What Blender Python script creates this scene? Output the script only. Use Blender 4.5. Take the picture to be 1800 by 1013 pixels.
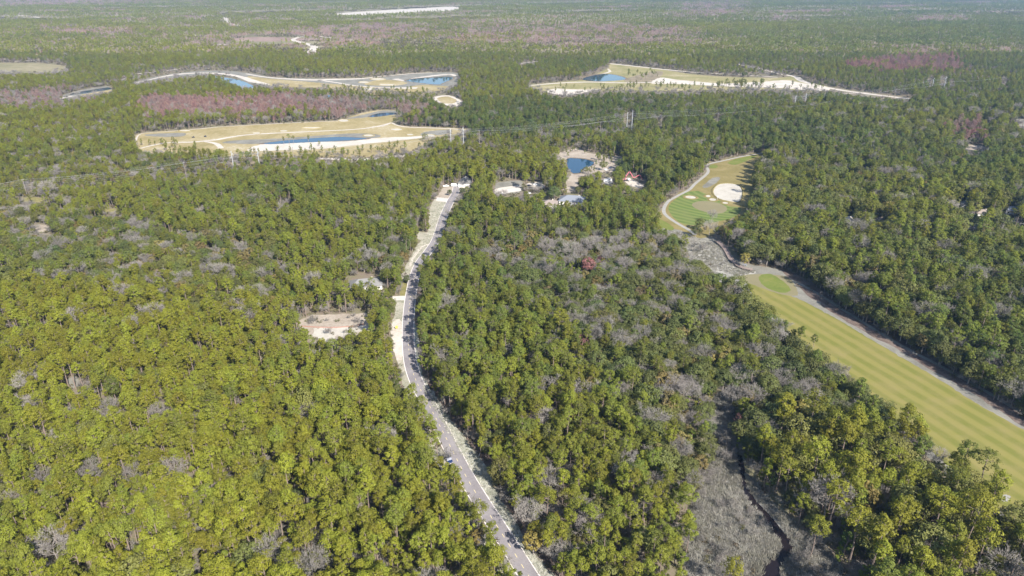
import bpy, bmesh, math, random
import numpy as np
from mathutils import Vector, Matrix
from mathutils.geometry import delaunay_2d_cdt
R = math.radians
rng = np.random.default_rng(7)
random.seed(7)
for o in list(bpy.data.objects):
    bpy.data.objects.remove(o)
S = bpy.context.scene
ROOT = S.collection

# ------------------------------------------------------------------ camera, sky, sun, exposure
W0, H0, F0 = 1800.0, 1013.0, 1239.0          # photograph size and focal length in its pixels
CAM_H = 180.0
PITCH = R(23.97)
cam_d = bpy.data.cameras.new('camera')
cam_d.sensor_width = 36.0
cam_d.lens = 36.0 * F0 / W0
cam_d.clip_start = 1.0
cam_d.clip_end = 40000.0
cam = bpy.data.objects.new('camera', cam_d)
cam.location = (0, 0, CAM_H)
cam.rotation_euler = (math.pi / 2 - PITCH, 0, 0)
ROOT.objects.link(cam)
S.camera = cam

SUN_EL, SUN_AZ = R(37.0), R(148.0)           # azimuth clockwise from +Y: behind the camera, to the right
world = bpy.data.worlds.new('World')
S.world = world
world.use_nodes = True
nt = world.node_tree
sky = nt.nodes.new('ShaderNodeTexSky')
sky.sky_type = 'NISHITA'
sky.sun_disc = False
sky.sun_elevation = SUN_EL
sky.sun_rotation = SUN_AZ
sky.altitude = 100
nt.links.new(sky.outputs[0], nt.nodes['Background'].inputs[0])
nt.nodes['Background'].inputs[1].default_value = 0.088

sun_d = bpy.data.lights.new('sun', 'SUN')
sun_d.energy = 4.6
sun_d.angle = R(0.5)
sun_d.color = (1.0, 0.95, 0.86)
sun = bpy.data.objects.new('sun', sun_d)
sv = Vector((math.sin(SUN_AZ) * math.cos(SUN_EL), math.cos(SUN_AZ) * math.cos(SUN_EL), math.sin(SUN_EL)))
sun.rotation_euler = sv.to_track_quat('Z', 'Y').to_euler()
ROOT.objects.link(sun)

S.view_settings.view_transform = 'Standard'
S.view_settings.look = 'None'
S.view_settings.gamma = 1.0
S.view_settings.use_curve_mapping = False
S.view_settings.exposure = 1.18
S.render.engine = 'CYCLES'
S.cycles.use_denoising = True
S.cycles.max_bounces = 6
S.cycles.diffuse_bounces = 3
S.cycles.transmission_bounces = 3
S.cycles.volume_bounces = 0
S.cycles.use_adaptive_sampling = False

# ------------------------------------------------------------------ survey: photograph pixel -> place on the ground
CP, SP = math.cos(PITCH), math.sin(PITCH)

def G(u, v, z=0.0):
    a = (u - W0 / 2) / F0
    b = -(v - H0 / 2) / F0
    dy = CP + b * SP
    dz = -SP + b * CP
    t = (z - CAM_H) / dz
    return (a * t, dy * t)

def Pn(x, y, z):
    """numpy: place -> photograph pixel"""
    zz = z - CAM_H
    depth = y * CP - zz * SP
    up = y * SP + zz * CP
    return W0 / 2 + F0 * x / depth, H0 / 2 - F0 * up / depth, depth

# ------------------------------------------------------------------ small helpers
def link_mesh(name, verts, faces, mats, parent=None, loc=None, smooth=False):
    me = bpy.data.meshes.new(name)
    me.from_pydata([tuple(v) for v in verts], [], [tuple(f) for f in faces])
    for m in (mats if isinstance(mats, (list, tuple)) else [mats]):
        me.materials.append(m)
    if smooth:
        me.polygons.foreach_set('use_smooth', [True] * len(me.polygons))
    o = bpy.data.objects.new(name, me)
    ROOT.objects.link(o)
    if parent is not None:
        o.parent = parent
    if loc is not None:
        o.location = loc
    return o

def tag(o, label=None, cat=None, group=None, kind=None):
    if label: o['label'] = label
    if cat: o['category'] = cat
    if group: o['group'] = group
    if kind: o['kind'] = kind
    return o

def empty(name, loc, rz=0.0, **k):
    o = bpy.data.objects.new(name, None)
    o.location = loc
    o.rotation_euler = (0, 0, rz)
    o.empty_display_size = 1
    ROOT.objects.link(o)
    return tag(o, **k)

class MB:
    """collects simple solids and builds them as one mesh"""
    def __init__(self):
        self.v, self.f = [], []
    def add(self, v, f):
        n = len(self.v)
        self.v += [tuple(p) for p in v]
        self.f += [tuple(i + n for i in q) for q in f]
        return self
    def box(self, c, s, rz=0.0, taper=1.0):
        cx, cy, cz = c; a, b, h = s[0] / 2, s[1] / 2, s[2] / 2
        pts = []
        for z, k in ((-h, 1.0), (h, taper)):
            for x, y in ((-a, -b), (a, -b), (a, b), (-a, b)):
                x, y = x * k, y * k
                pts.append((cx + x * math.cos(rz) - y * math.sin(rz), cy + x * math.sin(rz) + y * math.cos(rz), cz + z))
        return self.add(pts, [(0, 3, 2, 1), (4, 5, 6, 7), (0, 1, 5, 4), (1, 2, 6, 5), (2, 3, 7, 6), (3, 0, 4, 7)])
    def tube(self, p0, p1, r0, r1, n=6):
        p0, p1 = Vector(p0), Vector(p1)
        d = (p1 - p0).normalized()
        a = d.orthogonal().normalized(); b = d.cross(a)
        pts = []
        for p, r in ((p0, r0), (p1, r1)):
            for i in range(n):
                t = 2 * math.pi * i / n
                pts.append(p + (a * math.cos(t) + b * math.sin(t)) * r)
        fs = [(i, (i + 1) % n, n + (i + 1) % n, n + i) for i in range(n)]
        fs += [tuple(range(n - 1, -1, -1)), tuple(range(n, 2 * n))]
        return self.add(pts, fs)
    def beam(self, p0, p1, w, h):
        p0, p1 = Vector(p0), Vector(p1)
        d = (p1 - p0).normalized()
        a = d.cross(Vector((0, 0, 1)))
        a = a.normalized() if a.length > 1e-4 else Vector((1, 0, 0))
        b = a.cross(d)
        pts = []
        for p in (p0, p1):
            for x, y in ((-w, -h), (w, -h), (w, h), (-w, h)):
                pts.append(p + a * x / 2 + b * y / 2)
        return self.add(pts, [(0, 3, 2, 1), (4, 5, 6, 7), (0, 1, 5, 4), (1, 2, 6, 5), (2, 3, 7, 6), (3, 0, 4, 7)])
    def prism(self, outline, z0, z1):
        n = len(outline)
        pts = [(x, y, z0) for x, y in outline] + [(x, y, z1) for x, y in outline]
        fs = [(i, (i + 1) % n, n + (i + 1) % n, n + i) for i in range(n)]
        fs += [tuple(range(n - 1, -1, -1)), tuple(range(n, 2 * n))]
        return self.add(pts, fs)
    def build(self, name, mat, parent=None, loc=None):
        return link_mesh(name, self.v, self.f, mat, parent, loc)

# ------------------------------------------------------------------ materials
def new_mat(name):
    m = bpy.data.materials.new(name)
    m.use_nodes = True
    t = m.node_tree
    return m, t, t.nodes['Principled BSDF'], t.nodes['Material Output']

def plain(name, col, rough=0.7, metal=0.0, var=0.12, scale=2.0):
    m, t, b, _ = new_mat(name)
    b.inputs['Roughness'].default_value = rough
    b.inputs['Metallic'].default_value = metal
    tc = t.nodes.new('ShaderNodeTexCoord')
    n = t.nodes.new('ShaderNodeTexNoise'); n.inputs['Scale'].default_value = scale; n.inputs['Detail'].default_value = 3
    t.links.new(tc.outputs['Object'], n.inputs['Vector'])
    mx = t.nodes.new('ShaderNodeMix'); mx.data_type = 'RGBA'
    mx.inputs['A'].default_value = tuple(c * (1 - var) for c in col) + (1,)
    mx.inputs['B'].default_value = tuple(min(1, c * (1 + var)) for c in col) + (1,)
    t.links.new(n.outputs['Fac'], mx.inputs['Factor'])
    t.links.new(mx.outputs['Result'], b.inputs['Base Color'])
    return m

def ground_mat(name, stops, scale=0.05, detail=8, rough=0.95, fine=1.2, fine_amt=0.35, dist=0.5, contrast=1.0, bump=0.25):
    """blotchy ground: broad noise picks the colour, a finer one breaks it up; object coordinates are metres"""
    m, t, b, _ = new_mat(name)
    b.inputs['Roughness'].default_value = rough
    b.inputs['Specular IOR Level'].default_value = 0.15
    tc = t.nodes.new('ShaderNodeTexCoord')
    n1 = t.nodes.new('ShaderNodeTexNoise'); n1.inputs['Scale'].default_value = scale; n1.inputs['Detail'].default_value = detail
    n1.inputs['Roughness'].default_value = 0.6; n1.inputs['Distortion'].default_value = dist
    n2 = t.nodes.new('ShaderNodeTexNoise'); n2.inputs['Scale'].default_value = fine; n2.inputs['Detail'].default_value = 5
    n2.inputs['Roughness'].default_value = 0.65
    for n in (n1, n2):
        t.links.new(tc.outputs['Object'], n.inputs['Vector'])
    mx = t.nodes.new('ShaderNodeMix'); mx.inputs['Factor'].default_value = fine_amt
    t.links.new(n1.outputs['Fac'], mx.inputs['A']); t.links.new(n2.outputs['Fac'], mx.inputs['B'])
    cr = t.nodes.new('ShaderNodeValToRGB')
    els = cr.color_ramp.elements
    n = len(stops)
    lo, hi = 0.5 - 0.17 / contrast, 0.5 + 0.17 / contrast
    for i, c in enumerate(stops):
        p = lo + (hi - lo) * i / (n - 1)
        e = els[i] if i < 2 else els.new(p)
        e.position = p
        e.color = tuple(c) + (1,)
    t.links.new(mx.outputs['Result'], cr.inputs['Fac'])
    t.links.new(cr.outputs['Color'], b.inputs['Base Color'])
    if bump:
        bp = t.nodes.new('ShaderNodeBump'); bp.inputs['Strength'].default_value = bump; bp.inputs['Distance'].default_value = 0.4
        t.links.new(n2.outputs['Fac'], bp.inputs['Height'])
        t.links.new(bp.outputs['Normal'], b.inputs['Normal'])
    return m

def mown_mat(name, a, b_, axis, pitch, dry, ring=None):
    """mown turf: alternating stripes laid along `axis` (ground direction), with dry blotches"""
    m, t, b, _ = new_mat(name)
    b.inputs['Roughness'].default_value = 0.95
    b.inputs['Specular IOR Level'].default_value = 0.15
    tc = t.nodes.new('ShaderNodeTexCoord')
    nz = t.nodes.new('ShaderNodeTexNoise'); nz.inputs['Scale'].default_value = 0.04; nz.inputs['Detail'].default_value = 6
    t.links.new(tc.outputs['Object'], nz.inputs['Vector'])
    wob = t.nodes.new('ShaderNodeVectorMath'); wob.operation = 'MULTIPLY_ADD'
    wob.inputs[1].default_value = (2.5, 2.5, 0)
    t.links.new(nz.outputs['Color'], wob.inputs[0]); t.links.new(tc.outputs['Object'], wob.inputs[2])
    dot = t.nodes.new('ShaderNodeVectorMath')
    if ring:
        dot.operation = 'DISTANCE'
        dot.inputs[1].default_value = (ring[0], ring[1], 0)
    else:
        dot.operation = 'DOT_PRODUCT'
        dot.inputs[1].default_value = (-axis[1], axis[0], 0)
    t.links.new(wob.outputs[0], dot.inputs[0])
    mu = t.nodes.new('ShaderNodeMath'); mu.operation = 'MULTIPLY'; mu.inputs[1].default_value = 2 * math.pi / pitch
    t.links.new(dot.outputs['Value'], mu.inputs[0])
    sn = t.nodes.new('ShaderNodeMath'); sn.operation = 'SINE'
    t.links.new(mu.outputs[0], sn.inputs[0])
    mr = t.nodes.new('ShaderNodeMapRange'); mr.inputs['From Min'].default_value = -0.6; mr.inputs['From Max'].default_value = 0.6
    t.links.new(sn.outputs[0], mr.inputs['Value'])
    mx = t.nodes.new('ShaderNodeMix'); mx.data_type = 'RGBA'
    mx.inputs['A'].default_value = tuple(a) + (1,); mx.inputs['B'].default_value = tuple(b_) + (1,)
    t.links.new(mr.outputs['Result'], mx.inputs['Factor'])
    n2 = t.nodes.new('ShaderNodeTexNoise'); n2.inputs['Scale'].default_value = 0.06; n2.inputs['Detail'].default_value = 9; n2.inputs['Roughness'].default_value = 0.7
    t.links.new(tc.outputs['Object'], n2.inputs['Vector'])
    r2 = t.nodes.new('ShaderNodeMapRange'); r2.inputs['From Min'].default_value = 0.45; r2.inputs['From Max'].default_value = 0.85
    t.links.new(n2.outputs['Fac'], r2.inputs['Value'])
    mx2 = t.nodes.new('ShaderNodeMix'); mx2.data_type = 'RGBA'
    mx2.inputs['B'].default_value = tuple(dry) + (1,)
    t.links.new(mx.outputs['Result'], mx2.inputs['A']); t.links.new(r2.outputs['Result'], mx2.inputs['Factor'])
    t.links.new(mx2.outputs['Result'], b.inputs['Base Color'])
    return m

def leaf_mat(name, c0, c1, trans=0.32, rough=0.55, var=0.40):
    """foliage; the per-tree number `tint` (0..1) slides between two species colours, and every tree and leaf spray varies a little"""
    m, t, b, out = new_mat(name)
    b.inputs['Roughness'].default_value = rough
    b.inputs['Specular IOR Level'].default_value = 0.25
    at = t.nodes.new('ShaderNodeAttribute'); at.attribute_type = 'INSTANCER'; at.attribute_name = 'tint'
    mx = t.nodes.new('ShaderNodeMix'); mx.data_type = 'RGBA'
    mx.inputs['A'].default_value = tuple(c0) + (1,); mx.inputs['B'].default_value = tuple(c1) + (1,)
    t.links.new(at.outputs['Fac'], mx.inputs['Factor'])
    geo = t.nodes.new('ShaderNodeNewGeometry')
    oi = t.nodes.new('ShaderNodeObjectInfo')
    ad = t.nodes.new('ShaderNodeMath'); ad.operation = 'MULTIPLY_ADD'; ad.inputs[1].default_value = 0.5
    m2 = t.nodes.new('ShaderNodeMath'); m2.operation = 'MULTIPLY'; m2.inputs[1].default_value = 0.5
    t.links.new(oi.outputs['Random'], m2.inputs[0])
    t.links.new(geo.outputs['Random Per Island'], ad.inputs[0]); t.links.new(m2.outputs[0], ad.inputs[2])
    mr = t.nodes.new('ShaderNodeMapRange'); mr.inputs['To Min'].default_value = 1 - var; mr.inputs['To Max'].default_value = 1 + var
    t.links.new(ad.outputs[0], mr.inputs['Value'])
    hs = t.nodes.new('ShaderNodeHueSaturation')
    t.links.new(mx.outputs['Result'], hs.inputs['Color']); t.links.new(mr.outputs['Result'], hs.inputs['Value'])
    hr = t.nodes.new('ShaderNodeMapRange'); hr.inputs['To Min'].default_value = 0.488; hr.inputs['To Max'].default_value = 0.518
    t.links.new(oi.outputs['Random'], hr.inputs['Value']); t.links.new(hr.outputs['Result'], hs.inputs['Hue'])
    t.links.new(hs.outputs['Color'], b.inputs['Base Color'])
    tr = t.nodes.new('ShaderNodeBsdfTranslucent')
    t.links.new(hs.outputs['Color'], tr.inputs['Color'])
    ms = t.nodes.new('ShaderNodeMixShader'); ms.inputs['Fac'].default_value = trans
    t.links.new(b.outputs[0], ms.inputs[1]); t.links.new(tr.outputs[0], ms.inputs[2])
    t.links.new(ms.outputs[0], out.inputs['Surface'])
    return m

def water_mat(name, col, rough=0.06):
    m, t, b, _ = new_mat(name)
    b.inputs['Base Color'].default_value = tuple(col) + (1,)
    b.inputs['Roughness'].default_value = rough
    b.inputs['IOR'].default_value = 1.33
    tc = t.nodes.new('ShaderNodeTexCoord')
    n = t.nodes.new('ShaderNodeTexNoise'); n.inputs['Scale'].default_value = 0.6; n.inputs['Detail'].default_value = 4
    t.links.new(tc.outputs['Object'], n.inputs['Vector'])
    bp = t.nodes.new('ShaderNodeBump'); bp.inputs['Strength'].default_value = 0.05; bp.inputs['Distance'].default_value = 0.2
    t.links.new(n.outputs['Fac'], bp.inputs['Height']); t.links.new(bp.outputs['Normal'], b.inputs['Normal'])
    return m

M = {}
M['floor'] = ground_mat('forest_floor', [(0.10, 0.075, 0.06), (0.20, 0.16, 0.13), (0.16, 0.15, 0.08), (0.31, 0.28, 0.24)], 0.06, fine=0.7, fine_amt=0.5)
M['sand'] = ground_mat('white_sand', [(0.36, 0.31, 0.26), (0.49, 0.44, 0.385), (0.57, 0.53, 0.48)], 0.05, fine=0.5, fine_amt=0.5)
M['bunker'] = ground_mat('bunker_sand', [(0.34, 0.31, 0.265), (0.43, 0.40, 0.35), (0.49, 0.46, 0.41)], 0.12, fine=0.6, fine_amt=0.4)
M['dirt'] = ground_mat('sandy_dirt', [(0.22, 0.18, 0.14), (0.33, 0.28, 0.23), (0.43, 0.38, 0.32)], 0.08, fine=0.6, fine_amt=0.5)
M['mulch'] = ground_mat('grey_mulch', [(0.13, 0.125, 0.105), (0.20, 0.19, 0.165), (0.27, 0.26, 0.225)], 0.08, fine=0.9)
M['marsh'] = ground_mat('marsh_mud', [(0.20, 0.19, 0.17), (0.31, 0.295, 0.265), (0.40, 0.385, 0.35)], 0.12, fine=1.2, fine_amt=0.5)
M['verge'] = ground_mat('bleached_verge', [(0.17, 0.18, 0.13), (0.27, 0.27, 0.22), (0.42, 0.41, 0.36), (0.55, 0.53, 0.48)], 0.25, fine=1.4, fine_amt=0.5)
M['verge_sand'] = ground_mat('sandy_verge', [(0.17, 0.175, 0.12), (0.26, 0.25, 0.19), (0.38, 0.35, 0.29), (0.48, 0.44, 0.38)], 0.12, fine=0.9, fine_amt=0.5)
M['tan'] = ground_mat('dormant_turf', [(0.19, 0.16, 0.065), (0.265, 0.215, 0.10), (0.33, 0.27, 0.15), (0.45, 0.40, 0.31)], 0.022, fine=0.25, fine_amt=0.45)
M['tan_green'] = ground_mat('dry_green_turf', [(0.15, 0.15, 0.06), (0.215, 0.20, 0.085), (0.28, 0.24, 0.125), (0.43, 0.38, 0.28)], 0.022, fine=0.25, fine_amt=0.45)
M['olive'] = ground_mat('olive_turf', [(0.15, 0.125, 0.045), (0.20, 0.165, 0.065), (0.25, 0.20, 0.095)], 0.05, fine=0.4)
M['bright'] = ground_mat('bright_turf', [(0.105, 0.135, 0.028), (0.135, 0.16, 0.036), (0.18, 0.175, 0.055)], 0.08, fine=0.5)
M['putting'] = ground_mat('putting_turf', [(0.18, 0.16, 0.09), (0.215, 0.19, 0.11)], 0.06)
M['pinefield'] = ground_mat('cleared_land', [(0.18, 0.13, 0.10), (0.27, 0.19, 0.155), (0.34, 0.26, 0.21)], 0.008, fine=0.08, fine_amt=0.5)
M['scrubland'] = ground_mat('scrub_ground', [(0.12, 0.10, 0.07), (0.22, 0.18, 0.12), (0.33, 0.28, 0.20)], 0.05, fine=0.4, fine_amt=0.5)
M['yellow_grass'] = ground_mat('yellow_grass', [(0.13, 0.13, 0.05), (0.21, 0.185, 0.07), (0.27, 0.235, 0.13)], 0.2)
M['savanna'] = ground_mat('savanna_grass', [(0.15, 0.145, 0.07), (0.22, 0.195, 0.11), (0.32, 0.27, 0.18)], 0.006, fine=0.05, fine_amt=0.5)
M['straw'] = ground_mat('brown_leaf_litter', [(0.06, 0.045, 0.04), (0.13, 0.095, 0.08), (0.24, 0.20, 0.17)], 0.15, fine=1.2, fine_amt=0.5)
M['concrete'] = ground_mat('pale_concrete', [(0.46, 0.42, 0.39), (0.56, 0.52, 0.48)], 0.3)
M['path'] = ground_mat('cart_path', [(0.25, 0.24, 0.225), (0.35, 0.335, 0.31)], 0.3)
M['asphalt'] = ground_mat('worn_asphalt', [(0.180, 0.163, 0.17), (0.240, 0.220, 0.228), (0.30, 0.278, 0.28)], 0.10, fine=1.6, fine_amt=0.4, bump=0.05)
M['paint_white'] = plain('white_road_paint', (0.72, 0.66, 0.62), 0.7, var=0.15, scale=1.0)
M['paint_yellow'] = plain('yellow_road_paint', (0.62, 0.52, 0.28), 0.7, var=0.2, scale=3.0)
M['water'] = water_mat('pond_water', (0.012, 0.045, 0.085))
M['pond_dark'] = water_mat('dark_pond_water', (0.008, 0.04, 0.085), 0.04)
M['mud'] = ground_mat('muddy_bank', [(0.09, 0.07, 0.05), (0.16, 0.125, 0.09), (0.24, 0.20, 0.14)], 0.2, fine=0.8)
M['creek'] = water_mat('creek_water', (0.014, 0.010, 0.012), 0.22)
fa = Vector(G(1750, 735)) - Vector(G(1420, 545)); fa.normalize()
M['fairway'] = mown_mat('fairway_turf', (0.148, 0.150, 0.035), (0.200, 0.182, 0.052), fa, 8.0, (0.235, 0.19, 0.080))
M['green'] = mown_mat('green_surround', (0.095, 0.135, 0.032), (0.145, 0.18, 0.05), (1, 0), 7.0, (0.16, 0.165, 0.065), ring=G(1290, 335))

M['pine'] = leaf_mat('pine_needles', (0.099, 0.132, 0.030), (0.222, 0.220, 0.022))
M['oak'] = leaf_mat('oak_leaves', (0.088, 0.114, 0.038), (0.190, 0.184, 0.050))
M['russet'] = leaf_mat('russet_leaves', (0.150, 0.120, 0.065), (0.235, 0.185, 0.050))
M['red'] = leaf_mat('red_leaves', (0.18, 0.095, 0.085), (0.25, 0.105, 0.105))
M['twig'] = leaf_mat('bare_twigs', (0.165, 0.155, 0.14), (0.27, 0.24, 0.22), trans=0.0, rough=0.9, var=0.25)
M['cyp'] = leaf_mat('cypress_twigs', (0.235, 0.195, 0.18), (0.31, 0.17, 0.15), trans=0.1, rough=0.9, var=0.25)
M['shrub'] = leaf_mat('shrub_leaves', (0.105, 0.075, 0.055), (0.125, 0.125, 0.045), trans=0.15, rough=0.8)
M['reed'] = leaf_mat('marsh_reeds', (0.25, 0.235, 0.19), (0.47, 0.445, 0.41), trans=0.3, rough=0.9, var=0.3)
M['tuft'] = leaf_mat('bleached_tufts', (0.25, 0.26, 0.19), (0.50, 0.48, 0.42), trans=0.1, rough=0.9, var=0.3)
M['bark'] = plain('pine_bark', (0.21, 0.16, 0.135), 0.9, var=0.3, scale=3)
M['bark_grey'] = plain('grey_bark', (0.25, 0.22, 0.20), 0.9, var=0.25, scale=3)
M['steel'] = plain('pale_steel', (0.50, 0.52, 0.55), 0.45, 0.2)
M['wood'] = plain('weathered_wood', (0.30, 0.25, 0.21), 0.9, var=0.25)
M['deck'] = plain('deck_boards', (0.26, 0.20, 0.18), 0.85, var=0.3, scale=4)
M['wire'] = plain('aluminium_wire', (0.55, 0.55, 0.55), 0.5, 0.3)
M['roof_grey'] = plain('grey_shingles', (0.19, 0.185, 0.18), 0.9, var=0.25, scale=1.5)
M['roof_tan'] = plain('tan_shingles', (0.26, 0.215, 0.19), 0.9, var=0.2, scale=1.5)
M['roof_blue'] = plain('blue_grey_shingles', (0.19, 0.205, 0.24), 0.9, var=0.2, scale=1.5)
M['wall_white'] = plain('white_siding', (0.70, 0.68, 0.65), 0.8)
M['wall_tan'] = plain('cream_siding', (0.55, 0.49, 0.42), 0.8)
M['glass'] = plain('dark_glass', (0.03, 0.035, 0.045), 0.15)
M['white_paint'] = plain('white_car_paint', (0.75, 0.75, 0.76), 0.3)
M['blue_paint'] = plain('blue_car_paint', (0.012, 0.03, 0.10), 0.3)
M['dark_paint'] = plain('dark_car_paint', (0.05, 0.05, 0.055), 0.3)
M['rubber'] = plain('tyre_rubber', (0.03, 0.03, 0.03), 0.9)
M['chrome'] = plain('grey_rim', (0.45, 0.45, 0.46), 0.4, 0.6)
M['pink_red'] = plain('red_boom_paint', (0.55, 0.15, 0.19), 0.6)
M['fence_red'] = plain('red_fence_fabric', (0.30, 0.17, 0.14), 0.9, var=0.3)
M['yellow_sign'] = plain('yellow_sign', (0.75, 0.52, 0.08), 0.6)
M['timber'] = plain('house_trim', (0.62, 0.60, 0.57), 0.8)

# ------------------------------------------------------------------ raster maps over the surveyed plane (for laying out the trees)
RU0, RV0, RS = -600.0, -30.0, 1.5
RW, RH = int(3000 / RS), int(1400 / RS)

def raster(poly, out=None, val=True):
    m = np.zeros((RH, RW), bool) if out is None else out
    p = np.array(poly, float)
    p = (p - (RU0, RV0)) / RS
    y0 = max(0, int(np.floor(p[:, 1].min()))); y1 = min(RH - 1, int(np.ceil(p[:, 1].max())))
    n = len(p)
    for y in range(y0, y1 + 1):
        yc = y + 0.5 if y1 > y0 + 1 else p[:, 1].mean()
        xs = []
        for i in range(n):
            (xa, ya), (xb, yb) = p[i], p[(i + 1) % n]
            if (ya <= yc) != (yb <= yc):
                xs.append(xa + (yc - ya) / (yb - ya) * (xb - xa))
        xs.sort()
        for a, b in zip(xs[::2], xs[1::2]):
            m[y, max(0, int(round(a))):max(0, int(round(b)) + 1)] = val
    return m

def look(m, u, v):
    i = np.clip(((v - RV0) / RS).astype(int), 0, RH - 1)
    j = np.clip(((u - RU0) / RS).astype(int), 0, RW - 1)
    return m[i, j]

VIS = np.zeros((RH, RW), bool)      # open ground and buildings that no crown may cover
BASE = np.zeros((RH, RW), bool)     # ground on which no forest tree stands

# ------------------------------------------------------------------ ground sheets
def smooth_closed(pts, k=4):
    n = len(pts); out = []
    for i in range(n):
        p0, p1, p2, p3 = (np.array(pts[(i + j) % n], float) for j in (-1, 0, 1, 2))
        for s in range(k):
            t = s / k
            out.append(tuple(0.5 * (2 * p1 + (p2 - p0) * t + (2 * p0 - 5 * p1 + 4 * p2 - p3) * t * t + (3 * p1 - p0 - 3 * p2 + p3) * t ** 3)))
    return out

def smooth_open(pts, k=6):
    out = []
    n = len(pts)
    for i in range(n - 1):
        p0, p1, p2, p3 = (np.array(pts[min(max(i + j, 0), n - 1)], float) for j in (-1, 0, 1, 2))
        for s in range(k):
            t = s / k
            out.append(tuple(0.5 * (2 * p1 + (p2 - p0) * t + (2 * p0 - 5 * p1 + 4 * p2 - p3) * t * t + (3 * p1 - p0 - 3 * p2 + p3) * t ** 3)))
    out.append(tuple(pts[-1]))
    return out

def sheet(name, px, mat, layer, vis=True, base=True, smooth=True, rough=0.5, parent=None, kind='structure'):
    """a flat sheet of ground whose outline was surveyed at the photograph's pixels"""
    pts = smooth_closed(px) if smooth else list(px)
    g = [np.array(G(u, v)) for u, v in pts]
    if rough:
        res = []
        n = len(g)
        for i in range(n):
            a, b = g[i], g[(i + 1) % n]
            L = np.linalg.norm(b - a)
            k = int(min(12, max(1, L / (rough * 4))))
            for s in range(k):
                q = a + (b - a) * s / k
                res.append(q + rng.normal(0, rough * 0.6, 2))
        g = res
    far = np.median([q[1] for q in g])
    z = layer * (0.004 if far < 700 else 0.02)
    c0 = np.mean(g, 0)
    vv, _e, ff, *_r = delaunay_2d_cdt([Vector((q[0] - c0[0], q[1] - c0[1])) for q in g], [], [list(range(len(g)))], 1, 1e-4)
    me = bpy.data.meshes.new(name)
    tri = []
    for t_ in ff:
        p0, p1, p2 = (vv[i] for i in t_[:3])
        tri.append(tuple(t_) if (p1 - p0).cross(p2 - p0) > 0 else tuple(reversed(t_)))
    me.from_pydata([(q[0] + c0[0], q[1] + c0[1], z) for q in vv], [], tri)
    me.materials.append(M[mat])
    o = bpy.data.objects.new(name, me)
    ROOT.objects.link(o)
    if parent is not None: o.parent = parent
    if kind: o['kind'] = kind
    if vis is True: raster(pts, VIS)
    elif vis: raster(vis, VIS)
    if base: raster(pts, BASE)
    return o

def ribbon(name, px, width, mat, layer, vis=True, base=True, kind='structure', k=6, parent=None, off=0.0, ground=None):
    """a strip of constant (or tapering) width along a surveyed line"""
    c = ground if ground is not None else [np.array(G(u, v)) for u, v in smooth_open(px, k)]
    c = [np.array(q) for q in c]
    n = len(c)
    ws = width if hasattr(width, '__len__') else [width] * n
    if len(ws) != n:
        ws = np.interp(np.linspace(0, 1, n), np.linspace(0, 1, len(ws)), ws)
    far = np.median([q[1] for q in c])
    z = layer * (0.004 if far < 700 else 0.02)
    L, Rr = [], []
    for i in range(n):
        d = c[min(i + 1, n - 1)] - c[max(i - 1, 0)]
        d = d / (np.linalg.norm(d) + 1e-9)
        nn = np.array((-d[1], d[0]))
        L.append(c[i] + nn * (off + ws[i] / 2)); Rr.append(c[i] + nn * (off - ws[i] / 2))
    verts = [(p[0], p[1], z) for p in L] + [(p[0], p[1], z) for p in Rr]
    faces = [(i, n + i, n + i + 1, i + 1) for i in range(n - 1)]
    o = link_mesh(name, verts, faces, M[mat], parent)
    if kind: o['kind'] = kind
    if vis or base:
        poly = []
        for p in L + Rr[::-1]:
            u, v, _ = Pn(p[0], p[1], 0.0); poly.append((u, v))
        if vis: raster(poly, VIS)
        if base: raster(poly, BASE)
    return o

_sheet = sheet
def sheet(name, px, mat, layer, **k):
    if name == 'pond':
        c = np.mean(np.array(px), 0)
        bank = [tuple(c + (np.array(p) - c) * 1.10 + rng.normal(0, 0.25, 2)) for p in px]
        _sheet('pond_bank', bank, 'mud', layer - 0.5, vis=False, base=True, rough=0.9)
    o = _sheet(name, px, mat, layer, **k)
    if name == 'sand_bunker':
        g = [np.array(G(u, v)) for u, v in smooth_closed(px)]
        c = np.mean(g, 0); vv, ff = [], []; n = len(g)
        big = max(np.linalg.norm(q - c) for q in g)
        hh = min(0.55, 0.12 + 0.03 * big)
        for q in g:
            d = (q - c) / (np.linalg.norm(q - c) + 1e-9)
            for rr_, zz in ((-0.5, 0.0), (0.1, hh), (0.6, hh * 0.95), (2.0, 0.02)):
                w_ = q + d * (rr_ + rng.normal(0, 0.1)); vv.append((w_[0], w_[1], zz + layer * 0.004 * (1 if c[1] < 700 else 4) * (rr_ < 1)))
        for i_ in range(n):
            for k_ in range(3):
                a_, b_ = i_ * 4 + k_, ((i_ + 1) % n) * 4 + k_
                ff.append((a_, a_ + 1, b_ + 1, b_))
        link_mesh('bunker_lip', vv, ff, M['olive'] if c[1] < 700 else M['tan'])['kind'] = 'structure'
    return o
gr = link_mesh('ground', [(-13000, -300, 0), (13000, -300, 0), (13000, 13500, 0), (-13000, 13500, 0)], [(0, 1, 2, 3)], M['floor'])
gr['kind'] = 'structure'

def ell(u, v, ru, rv, n=14, rot=0.0):
    return [(u + ru * math.cos(2 * math.pi * i / n) - rot * rv * math.sin(2 * math.pi * i / n), v + rv * math.sin(2 * math.pi * i / n) + rot * ru * math.cos(2 * math.pi * i / n) * 0.3) for i in range(n)]

sheet('far_savanna', [(-2600, 104), (4400, 104), (4400, -26), (-2600, -26)], 'savanna', 1, vis=False, base=False, smooth=False, rough=0)
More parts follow.
